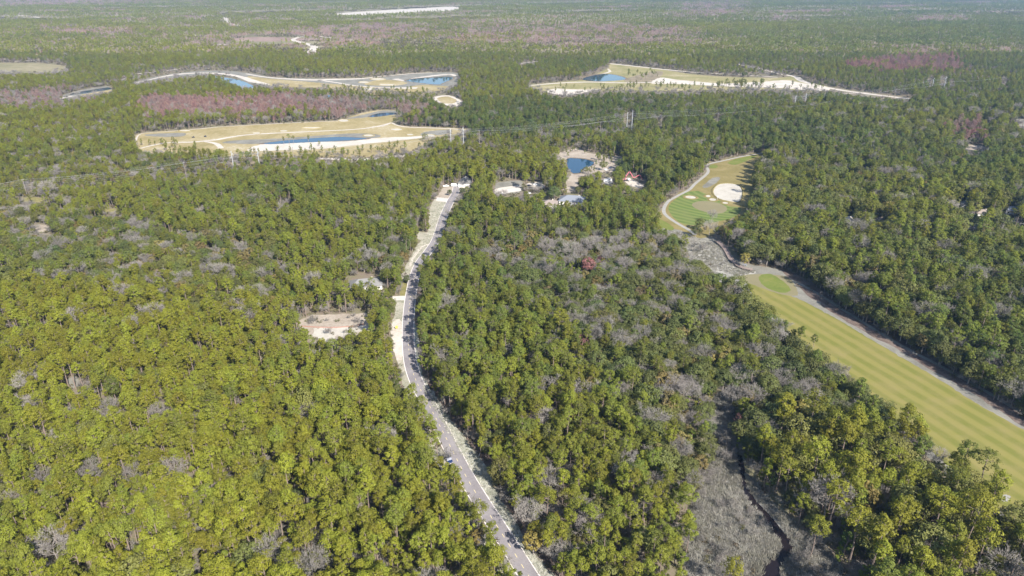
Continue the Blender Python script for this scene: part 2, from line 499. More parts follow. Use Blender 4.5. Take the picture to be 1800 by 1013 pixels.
# ---- far country -------------------------------------------------------------------------------------------------
sheet('sand_strip', [(590, 24), (700, 17), (795, 12), (797, 18), (700, 23), (620, 27)], 'sand', 2, rough=8)
sheet('cleared_land', [(0, -4), (130, -4), (260, 1), (150, 6), (0, 9)], 'scrubland', 2, rough=10, vis=False, base=False)
sheet('cleared_land', [(400, 69), (450, 65), (500, 66), (560, 68), (600, 67.5), (560, 71), (480, 73), (430, 72.5)], 'pinefield', 2, rough=14)
sheet('cleared_land', [(560, 58), (620, 50), (700, 46), (760, 50), (680, 57), (600, 62)], 'scrubland', 2, rough=8, vis=False, base=False)
sheet('cleared_land', [(940, 70), (1010, 64), (1090, 68), (1120, 76), (1020, 80), (940, 77)], 'scrubland', 2, rough=14, vis=[(960, 73), (1010, 70), (1060, 71), (1020, 74)], base=False)
sheet('cleared_land', [(1690, 16), (1800, 22), (1850, 30), (1760, 30), (1700, 24)], 'pinefield', 2, rough=8, vis=False, base=False)
ribbon('sand_track', [(396, 31), (400, 38), (410, 43), (436, 47)], 16, 'sand', 3)
ribbon('sand_track', [(620, 71), (575, 66), (540, 63), (515, 70), (535, 76), (552, 82), (550, 88), (546, 93)], [10, 10, 12, 16, 18, 24, 20], 'sand', 3)
ribbon('sand_track', [(20, 108), (50, 107), (80, 105)], 9, 'sand', 3)
ribbon('sand_track', [(370, 80), (385, 78), (396, 79)], 14, 'sand', 3)
ribbon('sand_track', [(0, 29), (30, 27), (70, 31)], 18, 'sand', 3)
sheet('dry_field', [(-40, 113), (60, 111), (120, 118), (100, 125), (40, 128), (-40, 127)], 'savanna', 2, rough=5)
# ---- new golf hole, upper left ----------------------------------------------------------------------------------
sheet('golf_rough', [(312, 129), (357, 125), (400, 125), (440, 129), (480, 136), (540, 138), (640, 139), (690, 134), (740, 129), (800, 128), (803, 140), (800, 150), (775, 158),
       (720, 160), (640, 153), (560, 151), (520, 153), (470, 152), (440, 147), (420, 138), (380, 131), (330, 134), (270, 141), (240, 148), (236, 145), (270, 136)], 'mulch', 2, rough=1.5)
sheet('pond', [(360, 135), (373, 132.5), (390, 136), (417, 140), (437, 147), (448, 155), (423, 157), (400, 148), (382, 140)], 'water', 4, rough=1, vis=[(400, 141), (417, 141), (445, 155), (432, 155)])
sheet('golf_fairway', [(435, 134), (470, 138), (530, 143), (600, 149), (680, 154.5), (725, 158), (690, 160), (600, 155), (540, 154), (490, 153), (455, 147)], 'tan', 4, rough=1.2)
sheet('golf_fairway', [(640, 149), (665, 141), (700, 142), (715, 147), (690, 151)], 'tan', 4, rough=1.2)
sheet('golf_fairway', [(700, 160), (735, 150), (770, 151), (790, 153), (770, 160), (735, 162)], 'tan', 3, rough=1.2)
ribbon('sand_track', [(236, 147), (273, 138), (312, 131), (357, 128.5), (395, 130.5), (425, 136), (445, 143), (472, 149)], [5, 6, 14, 14, 13, 13, 18, 7], 'sand', 5)
ribbon('sand_track', [(230, 131), (290, 125), (340, 118), (392, 114)], [9, 6, 5, 4], 'sand', 5)
ribbon('sand_track', [(432, 130), (473, 136.5), (540, 140.5), (582, 140), (634, 138.5), (671, 134.5), (720, 130), (760, 128)], [6, 7, 16, 20, 14, 8, 7, 5], 'sand', 5)
ribbon('sand_track', [(560, 141), (591, 145.5), (627, 151), (680, 154.5), (733, 155)], [8, 6, 5, 9, 18], 'sand', 5)
ribbon('sand_track', [(694, 139), (712, 142), (735, 137), (787, 131), (800, 134)], [14, 9, 12, 12, 6], 'sand', 5)
for (u, v, a, b) in ((664, 139.5, 13, 1.6), (640, 145, 9, 1.5), (680, 149.5, 14, 1.3), (655, 157, 22, 2.6)):
    sheet('sand_bunker', ell(u, v, a, b), 'bunker', 6, rough=0.8)
sheet('pond', [(714, 142), (733, 138.5), (765, 136.5), (787, 135), (796, 138), (778, 146.5), (771, 149), (742, 146.5)], 'water', 6, rough=0.8)
sheet('golf_rough', [(108, 174), (115, 166), (150, 157), (183, 152), (193, 153), (199, 158), (150, 168)], 'mulch', 2, rough=1)
sheet('pond', [(124, 167), (133, 163), (167, 157.5), (190, 154), (194, 157), (158, 163)], 'water', 4, rough=0.8)
sheet('dry_bank', [(140, 167.5), (165, 163), (195, 158), (192, 162), (165, 167)], 'tan', 3, rough=0.8)
ribbon('sand_track', [(105, 174), (118, 171), (128, 169)], 7, 'sand', 5)
sheet('golf_tee', [(760, 172), (787, 167.5), (811, 177), (812, 182), (800, 188), (781, 184), (768, 178)], 'sand', 2, rough=1)
sheet('golf_tee', [(768, 173), (787, 170), (803, 177), (795, 182), (778, 181)], 'tan', 4, rough=1)
sheet('pond', [(568, 169.5), (575, 167), (582, 169), (575, 171.5)], 'water', 4, rough=0.6)
sheet('dry_grass', [(560, 152), (640, 158), (700, 163), (760, 166), (750, 180), (700, 176), (640, 168), (590, 162)], 'tan', 1, rough=2, vis=False, base=False)
# ---- new golf hole below it --------------------------------------------------------------------------------------
sheet('golf_fairway', [(236, 249), (247, 235), (332, 228), (386, 223), (436, 220), (537, 215), (600, 212), (612, 207), (645, 197), (673, 194), (705, 195), (698, 205), (692, 216), (721, 223),
       (791, 225), (826, 229), (815, 234), (777, 240), (753, 248), (720, 266), (640, 276), (560, 276), (480, 276), (400, 276), (330, 276), (290, 272), (250, 266)], 'tan', 2, rough=1.2,
      vis=[(236, 249), (247, 235), (332, 228), (436, 220), (600, 212), (645, 197), (690, 196), (692, 216), (721, 223), (791, 225), (823, 229), (815, 233), (777, 238), (753, 244), (740, 248), (640, 252), (560, 264), (441, 265),
           (400, 262), (389, 262), (330, 256), (290, 262), (250, 264)])
sheet('golf_rough', [(393, 252), (415, 247), (503, 243), (612, 235), (660, 236.5), (668, 241), (640, 244), (600, 240), (540, 244), (495, 248), (463, 253)], 'mulch', 3, rough=0.8)
sheet('golf_rough', [(609, 209), (647, 200), (673, 194.5), (708, 195.5), (706, 200), (690, 203), (668, 199), (647, 206)], 'mulch', 3, rough=0.8)
sheet('golf_rough', [(258, 239), (262, 236), (322, 234), (320, 240), (290, 241)], 'mulch', 3, rough=0.8)
sheet('golf_rough', [(741, 238), (748, 232), (791, 228), (790, 234), (770, 238)], 'mulch', 3, rough=0.8)
sheet('sand_shore', [(439, 261), (460, 254), (513, 252), (607, 247), (644, 245), (660, 243.5), (705, 241), (750, 240), (720, 245), (673, 250), (620, 256), (572, 261), (513, 264), (441, 266)], 'sand', 3, rough=1.2)
sheet('pond', [(463, 252.5), (495, 248), (540, 244), (593, 241), (633, 242.5), (643, 244.5), (607, 247.5), (553, 250), (513, 252), (481, 253.5)], 'water', 5, rough=0.6)
sheet('pond', [(649, 206), (663, 200), (687, 198), (697, 200), (673, 204.5)], 'water', 5, rough=0.6)
ribbon('cart_path', [(380, 246), (433, 237.5), (513, 233), (620, 228), (660, 223), (688, 216)], [6, 5.5, 4.5, 4, 4, 3.5], 'sand', 6)
ribbon('cart_path', [(688, 216), (700, 221), (721, 224), (791, 226.5), (824, 230)], [3, 3, 3.5, 4, 5], 'sand', 6)
ribbon('cart_path', [(688, 216), (672, 222), (655, 223)], 3, 'sand', 7)
ribbon('cart_path', [(247, 261), (289, 252), (339, 250), (380, 246)], [3, 4, 5, 7], 'sand', 6)
ribbon('cart_path', [(360, 249), (380, 253), (389, 261)], [4, 6, 6], 'sand', 7)
ribbon('sand_edge', [(238, 249), (248, 235.5), (290, 232), (332, 228.5), (386, 223.5), (436, 220.3)], [3, 1.5, 1.5, 3, 2, 2], 'sand', 6, vis=False)
ribbon('sand_edge', [(436, 220.3), (537, 215.3), (600, 212.3)], [2, 2.5, 1.2], 'sand', 6, vis=False)
for (u, v, a, b) in ((604, 212.5, 9, 2.2), (548, 225, 17, 1.2), (697, 228, 10, 1.8), (721, 237, 6, 1.3), (756, 239, 9, 2.2), (451, 234.5, 7, 1.4), (499, 230.5, 7, 1.3), (648, 238.5, 9, 1.6), (325, 230, 10, 1.4)):
    sheet('sand_bunker', ell(u, v, a, b), 'bunker', 7, rough=0.6)
# ---- golf hole, upper right --------------------------------------------------------------------------------------
sheet('golf_fairway', [(928, 151), (987, 144), (1024, 140), (1068, 121), (1071, 112), (1118, 117), (1168, 123), (1211, 130), (1273, 135), (1367, 137), (1398, 134), (1410, 143), (1454, 152),
       (1451, 159), (1367, 158), (1273, 158), (1180, 160), (1124, 160), (1056, 160), (993, 167), (962, 161)], 'tan_green', 2, rough=1.5)
sheet('golf_rough', [(1098, 140), (1118, 133), (1150, 126), (1166, 127), (1158, 138), (1140, 146), (1105, 146)], 'scrubland', 3, rough=1)
sheet('sand_waste', [(1146, 147), (1161, 137), (1196, 141), (1273, 147), (1340, 144), (1382, 141), (1413, 147), (1454, 153), (1448, 160), (1367, 155), (1273, 152), (1196, 148)], 'sand', 4, rough=1.2)
sheet('sand_waste', [(962, 162), (975, 156), (1000, 157), (1030, 158), (1050, 158), (1000, 168), (980, 166)], 'sand', 4, rough=1.2)
ribbon('cart_path', [(928, 151), (987, 146), (1040, 144.5), (1100, 146), (1146, 145)], [6, 10, 10, 8, 8], 'sand', 5)
ribbon('sand_track', [(1071, 112), (1118, 117), (1168, 122.5), (1227, 128), (1289, 131), (1367, 136)], [9, 10, 10, 7, 6, 6], 'sand', 5)
ribbon('sand_track', [(1292, 112), (1336, 121), (1373, 130.5), (1398, 135), (1413, 144), (1454, 154), (1487, 160), (1540, 167), (1600, 174)], [6, 8, 9, 12, 12, 10, 12, 11, 8], 'sand', 5)
raster([(1450, 151), (1487, 157), (1540, 164), (1600, 171), (1600, 176), (1540, 169.5), (1487, 163), (1450, 158)], VIS)
raster([(1450, 151), (1487, 157), (1540, 164), (1600, 171), (1600, 179), (1540, 173), (1487, 167), (1450, 160)], BASE)
ribbon('sand_edge', [(1068, 121), (1072, 126), (1060, 130), (1040, 134)], [3, 6, 6, 3], 'sand', 5)
ribbon('sand_track', [(916, 112), (945, 108), (975, 108)], [10, 7, 8], 'sand', 4)
sheet('pond', [(1024, 140), (1040, 133.5), (1068, 130.5), (1093, 135), (1099, 140), (1074, 142.5), (1049, 143)], 'water', 6, rough=0.8)
# ---- power line clearing ----------------------------------------------------------------------------------------
CORR = [(-60, 324), (200, 300), (330, 283), (420, 273), (540, 268), (700, 266), (830, 253), (960, 241), (1100, 230), (1240, 216), (1420, 184), (1600, 166), (1800, 150), (1800, 156), (1600, 172), (1420, 192),
        (1240, 224), (1100, 238), (960, 250), (860, 262), (740, 276), (560, 286), (440, 294), (330, 306), (160, 325), (-60, 350)]
sheet('cleared_strip', CORR, 'scrubland', 1, vis=False, base=False, rough=2)
ribbon('sand_track', [(560, 279), (640, 280), (700, 275), (760, 268), (840, 259), (890, 253)], [6, 9, 8, 4, 5, 4], 'sand', 3, vis=False, base=False)
ribbon('sand_track', [(1040, 240), (1080, 236), (1130, 231), (1180, 228)], [4, 5, 7, 6], 'dirt', 3, vis=False, base=False)
ribbon('sand_track', [(1430, 168), (1560, 161), (1700, 153), (1800, 147)], [5, 5, 9, 9], 'dirt', 3, vis=False, base=False)
raster([(560, 264), (740, 250), (760, 256), (700, 270), (600, 277), (560, 277)], VIS)
# ---- building plots and pond in the middle ----------------------------------------------------------------------
sheet('sandy_lot', [(975, 276), (992, 266), (1015, 261), (1034, 269), (1055, 272), (1071, 274), (1094, 276), (1092, 285), (1078, 302), (1046, 304), (1034, 309), (1018, 313), (1015, 335), (992, 337),
       (996, 317), (1004, 306), (995, 290)], 'dirt', 2, rough=0.8,
      vis=[(979, 274), (992, 267), (1015, 262), (1034, 270), (1055, 273), (1090, 277), (1088, 285), (1076, 299), (1046, 300), (1032, 308), (1015, 312), (1013, 331), (994, 333), (998, 317), (1006, 306), (997, 296), (997, 281)])
sheet('pond', [(997, 281), (1008, 278.5), (1032, 281), (1043, 285), (1041, 291), (1025, 297), (1019, 304), (1008, 304.5), (999, 297)], 'pond_dark', 5, rough=0.7)
sheet('sandy_lot', [(870, 330), (873, 322), (890, 319), (915, 318), (919, 325), (916, 337), (900, 340), (872, 342)], 'mulch', 2, rough=0.6)
ribbon('driveway', [(868, 336), (880, 332), (900, 329), (920, 326)], [4, 6, 6, 5], 'sand', 4)
sheet('driveway', [(869, 338), (880, 334), (912, 330), (914, 336), (900, 338), (876, 342)], 'concrete', 3, rough=0.3)
sheet('sandy_lot', [(926, 323), (952, 320), (958, 327), (950, 332), (930, 331)], 'sand', 2, rough=0.5)
sheet('sandy_lot', [(1098, 316), (1106, 313), (1124, 322), (1132, 328), (1120, 330), (1104, 324)], 'sand', 2, rough=0.5)
sheet('sandy_lot', [(1058, 316), (1072, 312), (1078, 318), (1072, 324), (1060, 322)], 'sand', 2, rough=0.5)
sheet('sandy_lot', [(766, 350), (774, 338), (780, 330), (800, 327), (815, 321), (818, 330), (806, 338), (812, 344), (800, 354)], 'dirt', 2, rough=0.5)
# ---- the road and its verges -------------------------------------------------------------------------------------
sheet('verge', [(768, 348), (796, 352), (784, 364), (771, 396), (766, 412), (753, 434), (742, 447), (727, 468), (724, 490), (721, 503), (712, 497), (706, 483), (712, 469), (725, 447), (733, 431), (740, 423), (733, 419),
       (734, 407), (751, 409), (753, 397), (754, 375), (758, 361)], 'verge_sand', 2, rough=0.4,
      vis=[(768, 348), (796, 352), (790, 367), (779, 390), (766, 412), (757, 437), (742, 439), (727, 460), (722, 488), (716, 490), (707, 482), (712, 469), (725, 447), (733, 430), (735, 408), (751, 410), (755, 375), (759, 362)])
ribbon('footpath', [(752, 430), (742, 434), (732, 445), (724, 458), (720, 470)], [2, 2.2, 2, 1.6], 'sand', 4, vis=False)
sheet('yellow_grass', [(703, 521), (707, 500), (712, 492), (722, 490), (718, 521)], 'yellow_grass', 2, rough=0.3)
sheet('driveway', [(690, 528), (690, 521), (716, 520), (716, 528)], 'concrete', 4, rough=0.1, smooth=False)
sheet('driveway', [(766, 353), (768, 347), (800, 350), (796, 357)], 'concrete', 4, rough=0.1, smooth=False)
sheet('verge', [(697, 526), (713, 526), (710, 560), (708, 600), (713, 640), (727, 690), (750, 745), (790, 815), (842, 915), (910, 1013), (980, 1100), (950, 1110), (876, 1010), (812, 915), (765, 815), (728, 745),
       (712, 690), (705, 664), (698, 635), (689, 602), (687, 575), (694, 553)], 'verge_sand', 2, rough=0.4, base=False,
      vis=[(697, 524), (714, 524), (709, 560), (708, 600), (712, 640), (724, 685), (716, 680), (707, 660), (699, 633), (690, 602), (688, 575), (694, 553)])
raster([(697, 524), (713, 524), (709, 600), (713, 640), (724, 690), (712, 690), (705, 664), (698, 635), (689, 602), (687, 575), (694, 553)], BASE)
sheet('sandy_pull_off', [(688, 575), (697, 562), (707, 566), (707, 600), (709, 625), (705, 634), (697, 630), (689, 602)], 'sand', 3, rough=0.5)
sheet('verge', [(726, 560), (736, 600), (738, 640), (752, 675), (768, 703), (790, 735), (809, 760), (829, 790), (856, 822), (866, 854), (886, 888), (908, 922), (928, 955), (957, 994), (990, 1035), (1030, 1090),
       (985, 1095), (948, 1018), (910, 958), (850, 866), (813, 807), (781, 755), (742, 680), (728, 640), (724, 600)], 'verge', 2, rough=0.7,
      vis=[(731, 600), (736, 640), (752, 675), (762, 700), (782, 735), (804, 760), (824, 790), (850, 822), (862, 854), (884, 888), (904, 922), (922, 955), (950, 994), (969, 1016), (948, 1016), (910, 958), (850, 866), (813, 807), (781, 755), (742, 680)])
sheet('leaf_litter', [(726, 470), (742, 500), (742, 560), (750, 620), (765, 660), (790, 705), (822, 745), (845, 780), (872, 812), (884, 850), (905, 885), (930, 920), (950, 950), (985, 990), (1060, 1060), (1030, 1090),
       (957, 994), (928, 955), (886, 888), (856, 822), (809, 760), (768, 703), (738, 640), (730, 560), (733, 500)], 'straw', 1, vis=False, base=False, rough=0.8)
ROAD_PX = [(1010, 1135), (965, 1066), (929, 1012), (897, 961), (836, 866), (806, 813), (779, 760), (754, 712), (733, 673), (722, 640), (718, 605), (717.5, 568), (720, 535), (724, 508), (729, 485), (738, 462),
           (753, 442), (765, 424), (772, 405), (778, 385), (786, 366), (793, 352), (800, 340), (803, 326)]
road_c = [np.array(G(u, v)) for u, v in smooth_open(ROAD_PX, 8)]
road = ribbon('road', None, 6.9, 'asphalt', 5, vis=False, base=True, ground=road_c)
for a, b, lo, hi in ((2, 9, -0.15, 0.5), (9, 14, -0.5, 0.5), (16, 23, -0.5, 0.2)):     # what of the road the trees leave open
    seg = road_c[a * 8:b * 8 + 1]; poly1, poly2 = [], []
    for i, q in enumerate(seg):
        d = seg[min(i + 1, len(seg) - 1)] - seg[max(i - 1, 0)]; d = d / np.linalg.norm(d); nn = np.array((d[1], -d[0]))
        for poly, s in ((poly1, lo), (poly2, hi)):
            p = q + nn * 6.9 * s; u, v, _ = Pn(p[0], p[1], 0.0); poly.append((u, v))
    raster(poly1 + poly2[::-1], VIS)
ribbon('edge_line', None, 0.34, 'paint_white', 7, vis=False, base=False, ground=road_c, off=3.2, parent=road, kind=None)
ribbon('edge_line', None, 0.34, 'paint_white', 7, vis=False, base=False, ground=road_c, off=-3.2, parent=road, kind=None)
# yellow centre dashes, each a part of the road
dl = np.cumsum([0] + [np.linalg.norm(road_c[i + 1] - road_c[i]) for i in range(len(road_c) - 1)])
rx = np.array([q[0] for q in road_c]); ry = np.array([q[1] for q in road_c])
s = 2.0; dash_me = None
while s < dl[-1] - 3:
    a = np.array((np.interp(s, dl, rx), np.interp(s, dl, ry))); b = np.array((np.interp(s + 1.9, dl, rx), np.interp(s + 1.9, dl, ry)))
    d = (b - a) / np.linalg.norm(b - a)
    if dash_me is None:
        dash_me = bpy.data.meshes.new('centre_dash')
        dash_me.from_pydata([(-0.95, -0.11, 0), (0.95, -0.11, 0), (0.95, 0.11, 0), (-0.95, 0.11, 0)], [], [(0, 1, 2, 3)])
        dash_me.materials.append(M['paint_yellow'])
    o = bpy.data.objects.new('centre_dash', dash_me); ROOT.objects.link(o)
    o.parent = road; o.location = ((a[0] + b[0]) / 2, (a[1] + b[1]) / 2, 0.029); o.rotation_euler = (0, 0, math.atan2(d[1], d[0]))
    s += 5.15
# ---- clearing left of the road -----------------------------------------------------------------------------------
sheet('sandy_clearing', [(522, 566), (545, 556), (590, 552), (640, 551), (652, 560), (655, 574), (640, 586), (612, 594), (585, 604), (560, 610), (540, 598), (526, 582)], 'dirt', 2, rough=1.2,
      vis=[(532, 575), (545, 571), (600, 570), (640, 567), (645, 573), (632, 578), (618, 579), (600, 585), (578, 594), (560, 588), (545, 582)])
sheet('sandy_clearing', [(548, 580), (560, 577), (585, 578), (600, 575), (620, 576), (640, 572), (650, 577), (640, 584), (622, 583), (608, 592), (592, 590), (580, 604), (566, 606), (560, 594), (552, 590)], 'bunker', 4, rough=1.2, vis=False)
# small gaps in the wood
for (u, v, a, b, mt) in ((70, 402, 20, 7, 'dirt'), (130, 672, 12, 10, 'mulch'), (55, 352, 26, 5, 'yellow_grass'), (195, 372, 16, 5, 'yellow_grass'),
                         (500, 352, 12, 4, 'dirt'), (1640, 765, 9, 4, 'path')):
    sheet('bare_patch', ell(u, v, a, b), mt, 1, rough=0.7)
# ---- right-hand edge: houses' road and sandy plots ---------------------------------------------------------------
ribbon('side_road', [(1748, 379), (1775, 386), (1810, 396), (1860, 410)], 6.5, 'path', 3, vis=True)
ribbon('side_road', [(1604, 401), (1620, 405), (1640, 411)], 5, 'path', 3, vis=True)
sheet('sandy_lot', [(1784, 208), (1800, 210), (1860, 220), (1830, 232), (1795, 222)], 'mulch', 2, rough=0.8)
sheet('sandy_lot', [(1694, 259), (1712, 255), (1734, 259), (1728, 266), (1705, 265)], 'dirt', 2, rough=0.6)
sheet('lawn', [(1700, 266), (1722, 264), (1726, 270), (1706, 270)], 'bright', 3, rough=0.5)
sheet('sandy_lot', [(1728, 206), (1746, 205), (1747, 210), (1732, 210)], 'sand', 2, rough=0.5)
# ---- the green and its bunkers -----------------------------------------------------------------------------------
GREEN_VIS = [(1336, 270), (1301, 276), (1275, 281), (1262, 288), (1242, 286), (1245, 303), (1227, 319), (1218, 332), (1196, 340), (1177, 356), (1166, 369), (1168, 382), (1194, 399), (1216, 410), (1225, 392), (1236, 376),
             (1253, 376), (1283, 378), (1292, 369), (1300, 360), (1301, 332), (1303, 319), (1288, 307), (1305, 295), (1320, 286)]
sheet('golf_rough', [(1338, 268), (1301, 275), (1273, 280), (1260, 287), (1240, 285), (1243, 302), (1225, 318), (1216, 331), (1194, 339), (1175, 355), (1163, 369), (1150, 385), (1160, 400), (1194, 404), (1225, 418),
       (1250, 415), (1270, 400), (1310, 390), (1325, 360), (1325, 330), (1325, 312), (1335, 295), (1350, 280)], 'olive', 2, rough=0.6, vis=GREEN_VIS)
sheet('green_surround', [(1222, 336), (1233, 338), (1262, 351), (1279, 362), (1300, 365), (1300, 374), (1285, 384), (1250, 392), (1212, 396), (1190, 388), (1176, 371), (1179, 358), (1203, 340)], 'green', 4, rough=0.3)
sheet('putting_green', [(1216, 360), (1224, 355), (1240, 353.5), (1258, 356), (1274, 362), (1278, 369), (1268, 375), (1250, 375), (1234, 371), (1222, 366)], 'putting', 6, rough=0.15)
sheet('mown_tee', [(1279, 286), (1300, 278.5), (1333, 273), (1312, 283), (1292, 290)], 'bright', 4, rough=0.3)
sheet('mown_tee', ell(1253, 293, 9, 3.2), 'bright', 4, rough=0.3)
sheet('mown_tee', [(1158, 385), (1183, 399), (1179, 406), (1158, 401)], 'bright', 4, rough=0.3, vis=[(1162, 388), (1183, 399), (1179, 403), (1165, 399)])
sheet('mulch_bed', [(1235, 328), (1253, 313), (1266, 313), (1257, 323), (1244, 330)], 'mulch', 4, rough=0.4)
sheet('sand_bunker', [(1262, 325), (1279, 322.5), (1296, 325), (1304, 333), (1304, 347), (1297, 356), (1279, 354), (1262, 349), (1253, 337)], 'bunker', 5, rough=0.3)
for (u, v, a, b) in ((1214, 347, 10, 2.6), (1245, 345, 5, 2.0), (1253, 351, 7, 2.4), (1275, 357, 6, 1.6)):
    sheet('sand_bunker', ell(u, v, a, b, rot=0.3), 'bunker', 6, rough=0.15)
ribbon('cart_path', [(1340, 269), (1301, 276), (1270, 283), (1248, 288), (1242, 292), (1244, 304), (1222, 323), (1211, 334), (1190, 345), (1173, 356), (1167, 373), (1183, 388), (1212, 405), (1222, 413)], 3.0, 'path', 5, vis=False)
# ---- fairway on the right, marsh and creek -----------------------------------------------------------------------
sheet('golf_rough', [(1150, 396), (1215, 405), (1268, 426), (1300, 460), (1370, 474), (1425, 500), (1500, 557), (1600, 613), (1700, 675), (1860, 775), (2050, 895), (2050, 1100), (1900, 1000), (1760, 905), (1700, 860), (1600, 780),
       (1450, 660), (1330, 560), (1240, 485), (1190, 440)], 'mulch', 1, rough=0.8,
      vis=[(1218, 432), (1262, 436), (1290, 464), (1340, 477), (1400, 494), (1480, 552), (1560, 605), (1650, 659), (1730, 712), (1800, 755), (1800, 828), (1745, 792), (1690, 772), (1655, 765), (1640, 722), (1600, 688), (1540, 662),
           (1480, 636), (1440, 606), (1420, 577), (1390, 555), (1345, 512), (1300, 487), (1250, 470)])
sheet('leaf_litter', [(1370, 473), (1425, 494), (1500, 545), (1600, 598), (1700, 657), (1860, 750), (2050, 870), (2050, 900), (1860, 790), (1720, 700), (1600, 628), (1500, 572), (1430, 526), (1400, 500)], 'straw', 2, vis=False, base=False, rough=1.0)
ribbon('cart_path', [(1355, 479), (1390, 492), (1430, 512), (1500, 556), (1580, 605), (1680, 658), (1780, 716), (1900, 792)], 2.4, 'mulch', 4, vis=False, base=False)  # mulch grey darkens this path: tree shade put into its colour
sheet('fairway', [(1312, 498), (1340, 503), (1400, 524), (1470, 560), (1560, 614), (1640, 661), (1720, 711), (1800, 756), (1960, 850), (2000, 1050), (1880, 985), (1760, 900), (1690, 840), (1600, 760), (1500, 680), (1420, 610), (1350, 550)], 'fairway', 4,
      rough=0.5, vis=False)
sheet('fairway_apron', [(1295, 488), (1330, 482), (1380, 486), (1396, 500), (1402, 519), (1375, 518), (1330, 503)], 'putting', 5, rough=0.3, vis=False)
sheet('mown_tee', [(1334, 487), (1345, 482), (1358, 483), (1378, 496), (1390, 510), (1375, 515), (1352, 508), (1338, 498)], 'bright', 6, rough=0.25, vis=False)
sheet('bare_patch', ell(1768, 876, 9, 6), 'path', 6, rough=0.3)
MARSH_TOP = [(1155, 402), (1190, 408), (1240, 425), (1262, 432), (1290, 462), (1330, 478), (1300, 486), (1250, 474), (1215, 445), (1180, 425)]
sheet('marsh', MARSH_TOP, 'marsh', 3, rough=0.6, vis=[(1218, 432), (1258, 434), (1285, 462), (1320, 478), (1300, 484), (1250, 470)])
MARSH = [(1262, 690), (1285, 705), (1290, 760), (1296, 820), (1320, 842), (1345, 872), (1400, 925), (1450, 960), (1490, 1020), (1540, 1100), (1220, 1140), (1200, 1040), (1205, 960), (1215, 890), (1235, 850), (1250, 800), (1245, 740)]
sheet('marsh', MARSH, 'marsh', 2, rough=0.8, vis=[(1268, 770), (1282, 800), (1300, 842), (1325, 850), (1380, 910), (1440, 955), (1475, 1013), (1345, 1030), (1318, 1000), (1268, 975), (1238, 940), (1232, 890), (1250, 850), (1258, 800)])
ribbon('creek', [(1298, 800), (1304, 838), (1309, 858), (1318, 878), (1340, 902), (1362, 930), (1378, 950), (1384, 965), (1372, 982), (1355, 996), (1350, 1020), (1352, 1070), (1360, 1130)],
       [2.8, 3.8, 4.6, 3.6, 4.2, 4.6, 5.4, 6.6, 7.6, 7.0, 7.5, 8], 'creek', 6, vis=True, k=3)


for u_, vb_, vt_ in ((409, 302, 265), (455, 297, 262), (793, 262, 226), (815, 262, 223), (1101, 236, 197), (1109, 238, 192), (1396, 190, 168), (1414, 187, 164), (1636, 164, 137), (1657, 164, 134), (326, 306, 290), (518, 291, 258), (843, 262, 229),
                     (952, 247, 223), (1055, 237, 214), (1161, 231, 203), (1260, 222, 199), (1571, 176, 157), (1672, 165, 143), (1763, 160, 135), (48, 345, 315)):
    raster([(u_ - 2.5, vt_), (u_ + 2.5, vt_), (u_ + 2.5, vt_ + 0.55 * (vb_ - vt_)), (u_ - 2.5, vt_ + 0.55 * (vb_ - vt_))], VIS)
# places of the buildings and vehicles: no tree stands there, and what the photograph shows of them stays open
for poly in ([(612, 487), (630, 482), (634, 490), (628, 500), (614, 498)], [(660, 484), (676, 491), (672, 502), (662, 502)], [(640, 480), (652, 480), (648, 492), (641, 493)], [(951, 350), (979, 347), (979, 358), (960, 351)], [(982, 345), (997, 338), (1020, 343), (1034, 348), (1024, 354), (1008, 356), (1000, 350)],
             [(810, 316), (822, 312), (828, 320), (824, 325), (814, 325)], [(779, 323), (790, 323), (790, 330), (779, 330)], [(793, 322), (807, 322), (807, 330), (793, 330)], [(1488, 376), (1505, 376), (1505, 386), (1490, 386)],
             [(1541, 379), (1556, 379), (1556, 388), (1543, 388)], [(1696, 393), (1718, 392), (1716, 402), (1698, 402)], [(1686, 349), (1700, 349), (1699, 366), (1689, 366)], [(1720, 364), (1735, 364), (1733, 377), (1723, 377)],
             [(1772, 356), (1792, 356), (1790, 369), (1774, 369)], [(925, 323), (945, 321), (945, 329), (926, 331)], [(925, 338), (935, 338), (935, 343), (925, 343)], [(1062, 313), (1076, 313), (1076, 322), (1062, 323)],
             [(1099, 310), (1107, 299), (1115, 310), (1124, 305), (1137, 318), (1124, 321), (1114, 323), (1102, 320)]):
    raster(poly, VIS)
raster([(784, 797), (790, 800), (797, 815), (793, 819), (788, 812)], VIS)
for u, v, a, b in ((643, 499, 36, 16), (966, 360, 20, 10), (1008, 354, 28, 12), (817, 325, 12, 9), (1497, 388, 13, 6), (1549, 390, 12, 6), (1706, 402, 15, 6), (1694, 368, 10, 6), (1728, 379, 10, 6), (1782, 372, 13, 6), (784, 329, 7, 3), (800, 328, 8, 3),
                   (935, 327, 14, 5), (929, 341, 5, 2.5), (1068, 319, 9, 5), (1070, 298, 8, 4), (1100, 319, 9, 4), (1114, 318, 20, 6), (1116, 327, 22, 8)):
    raster(ell(u, v, a, b), BASE)

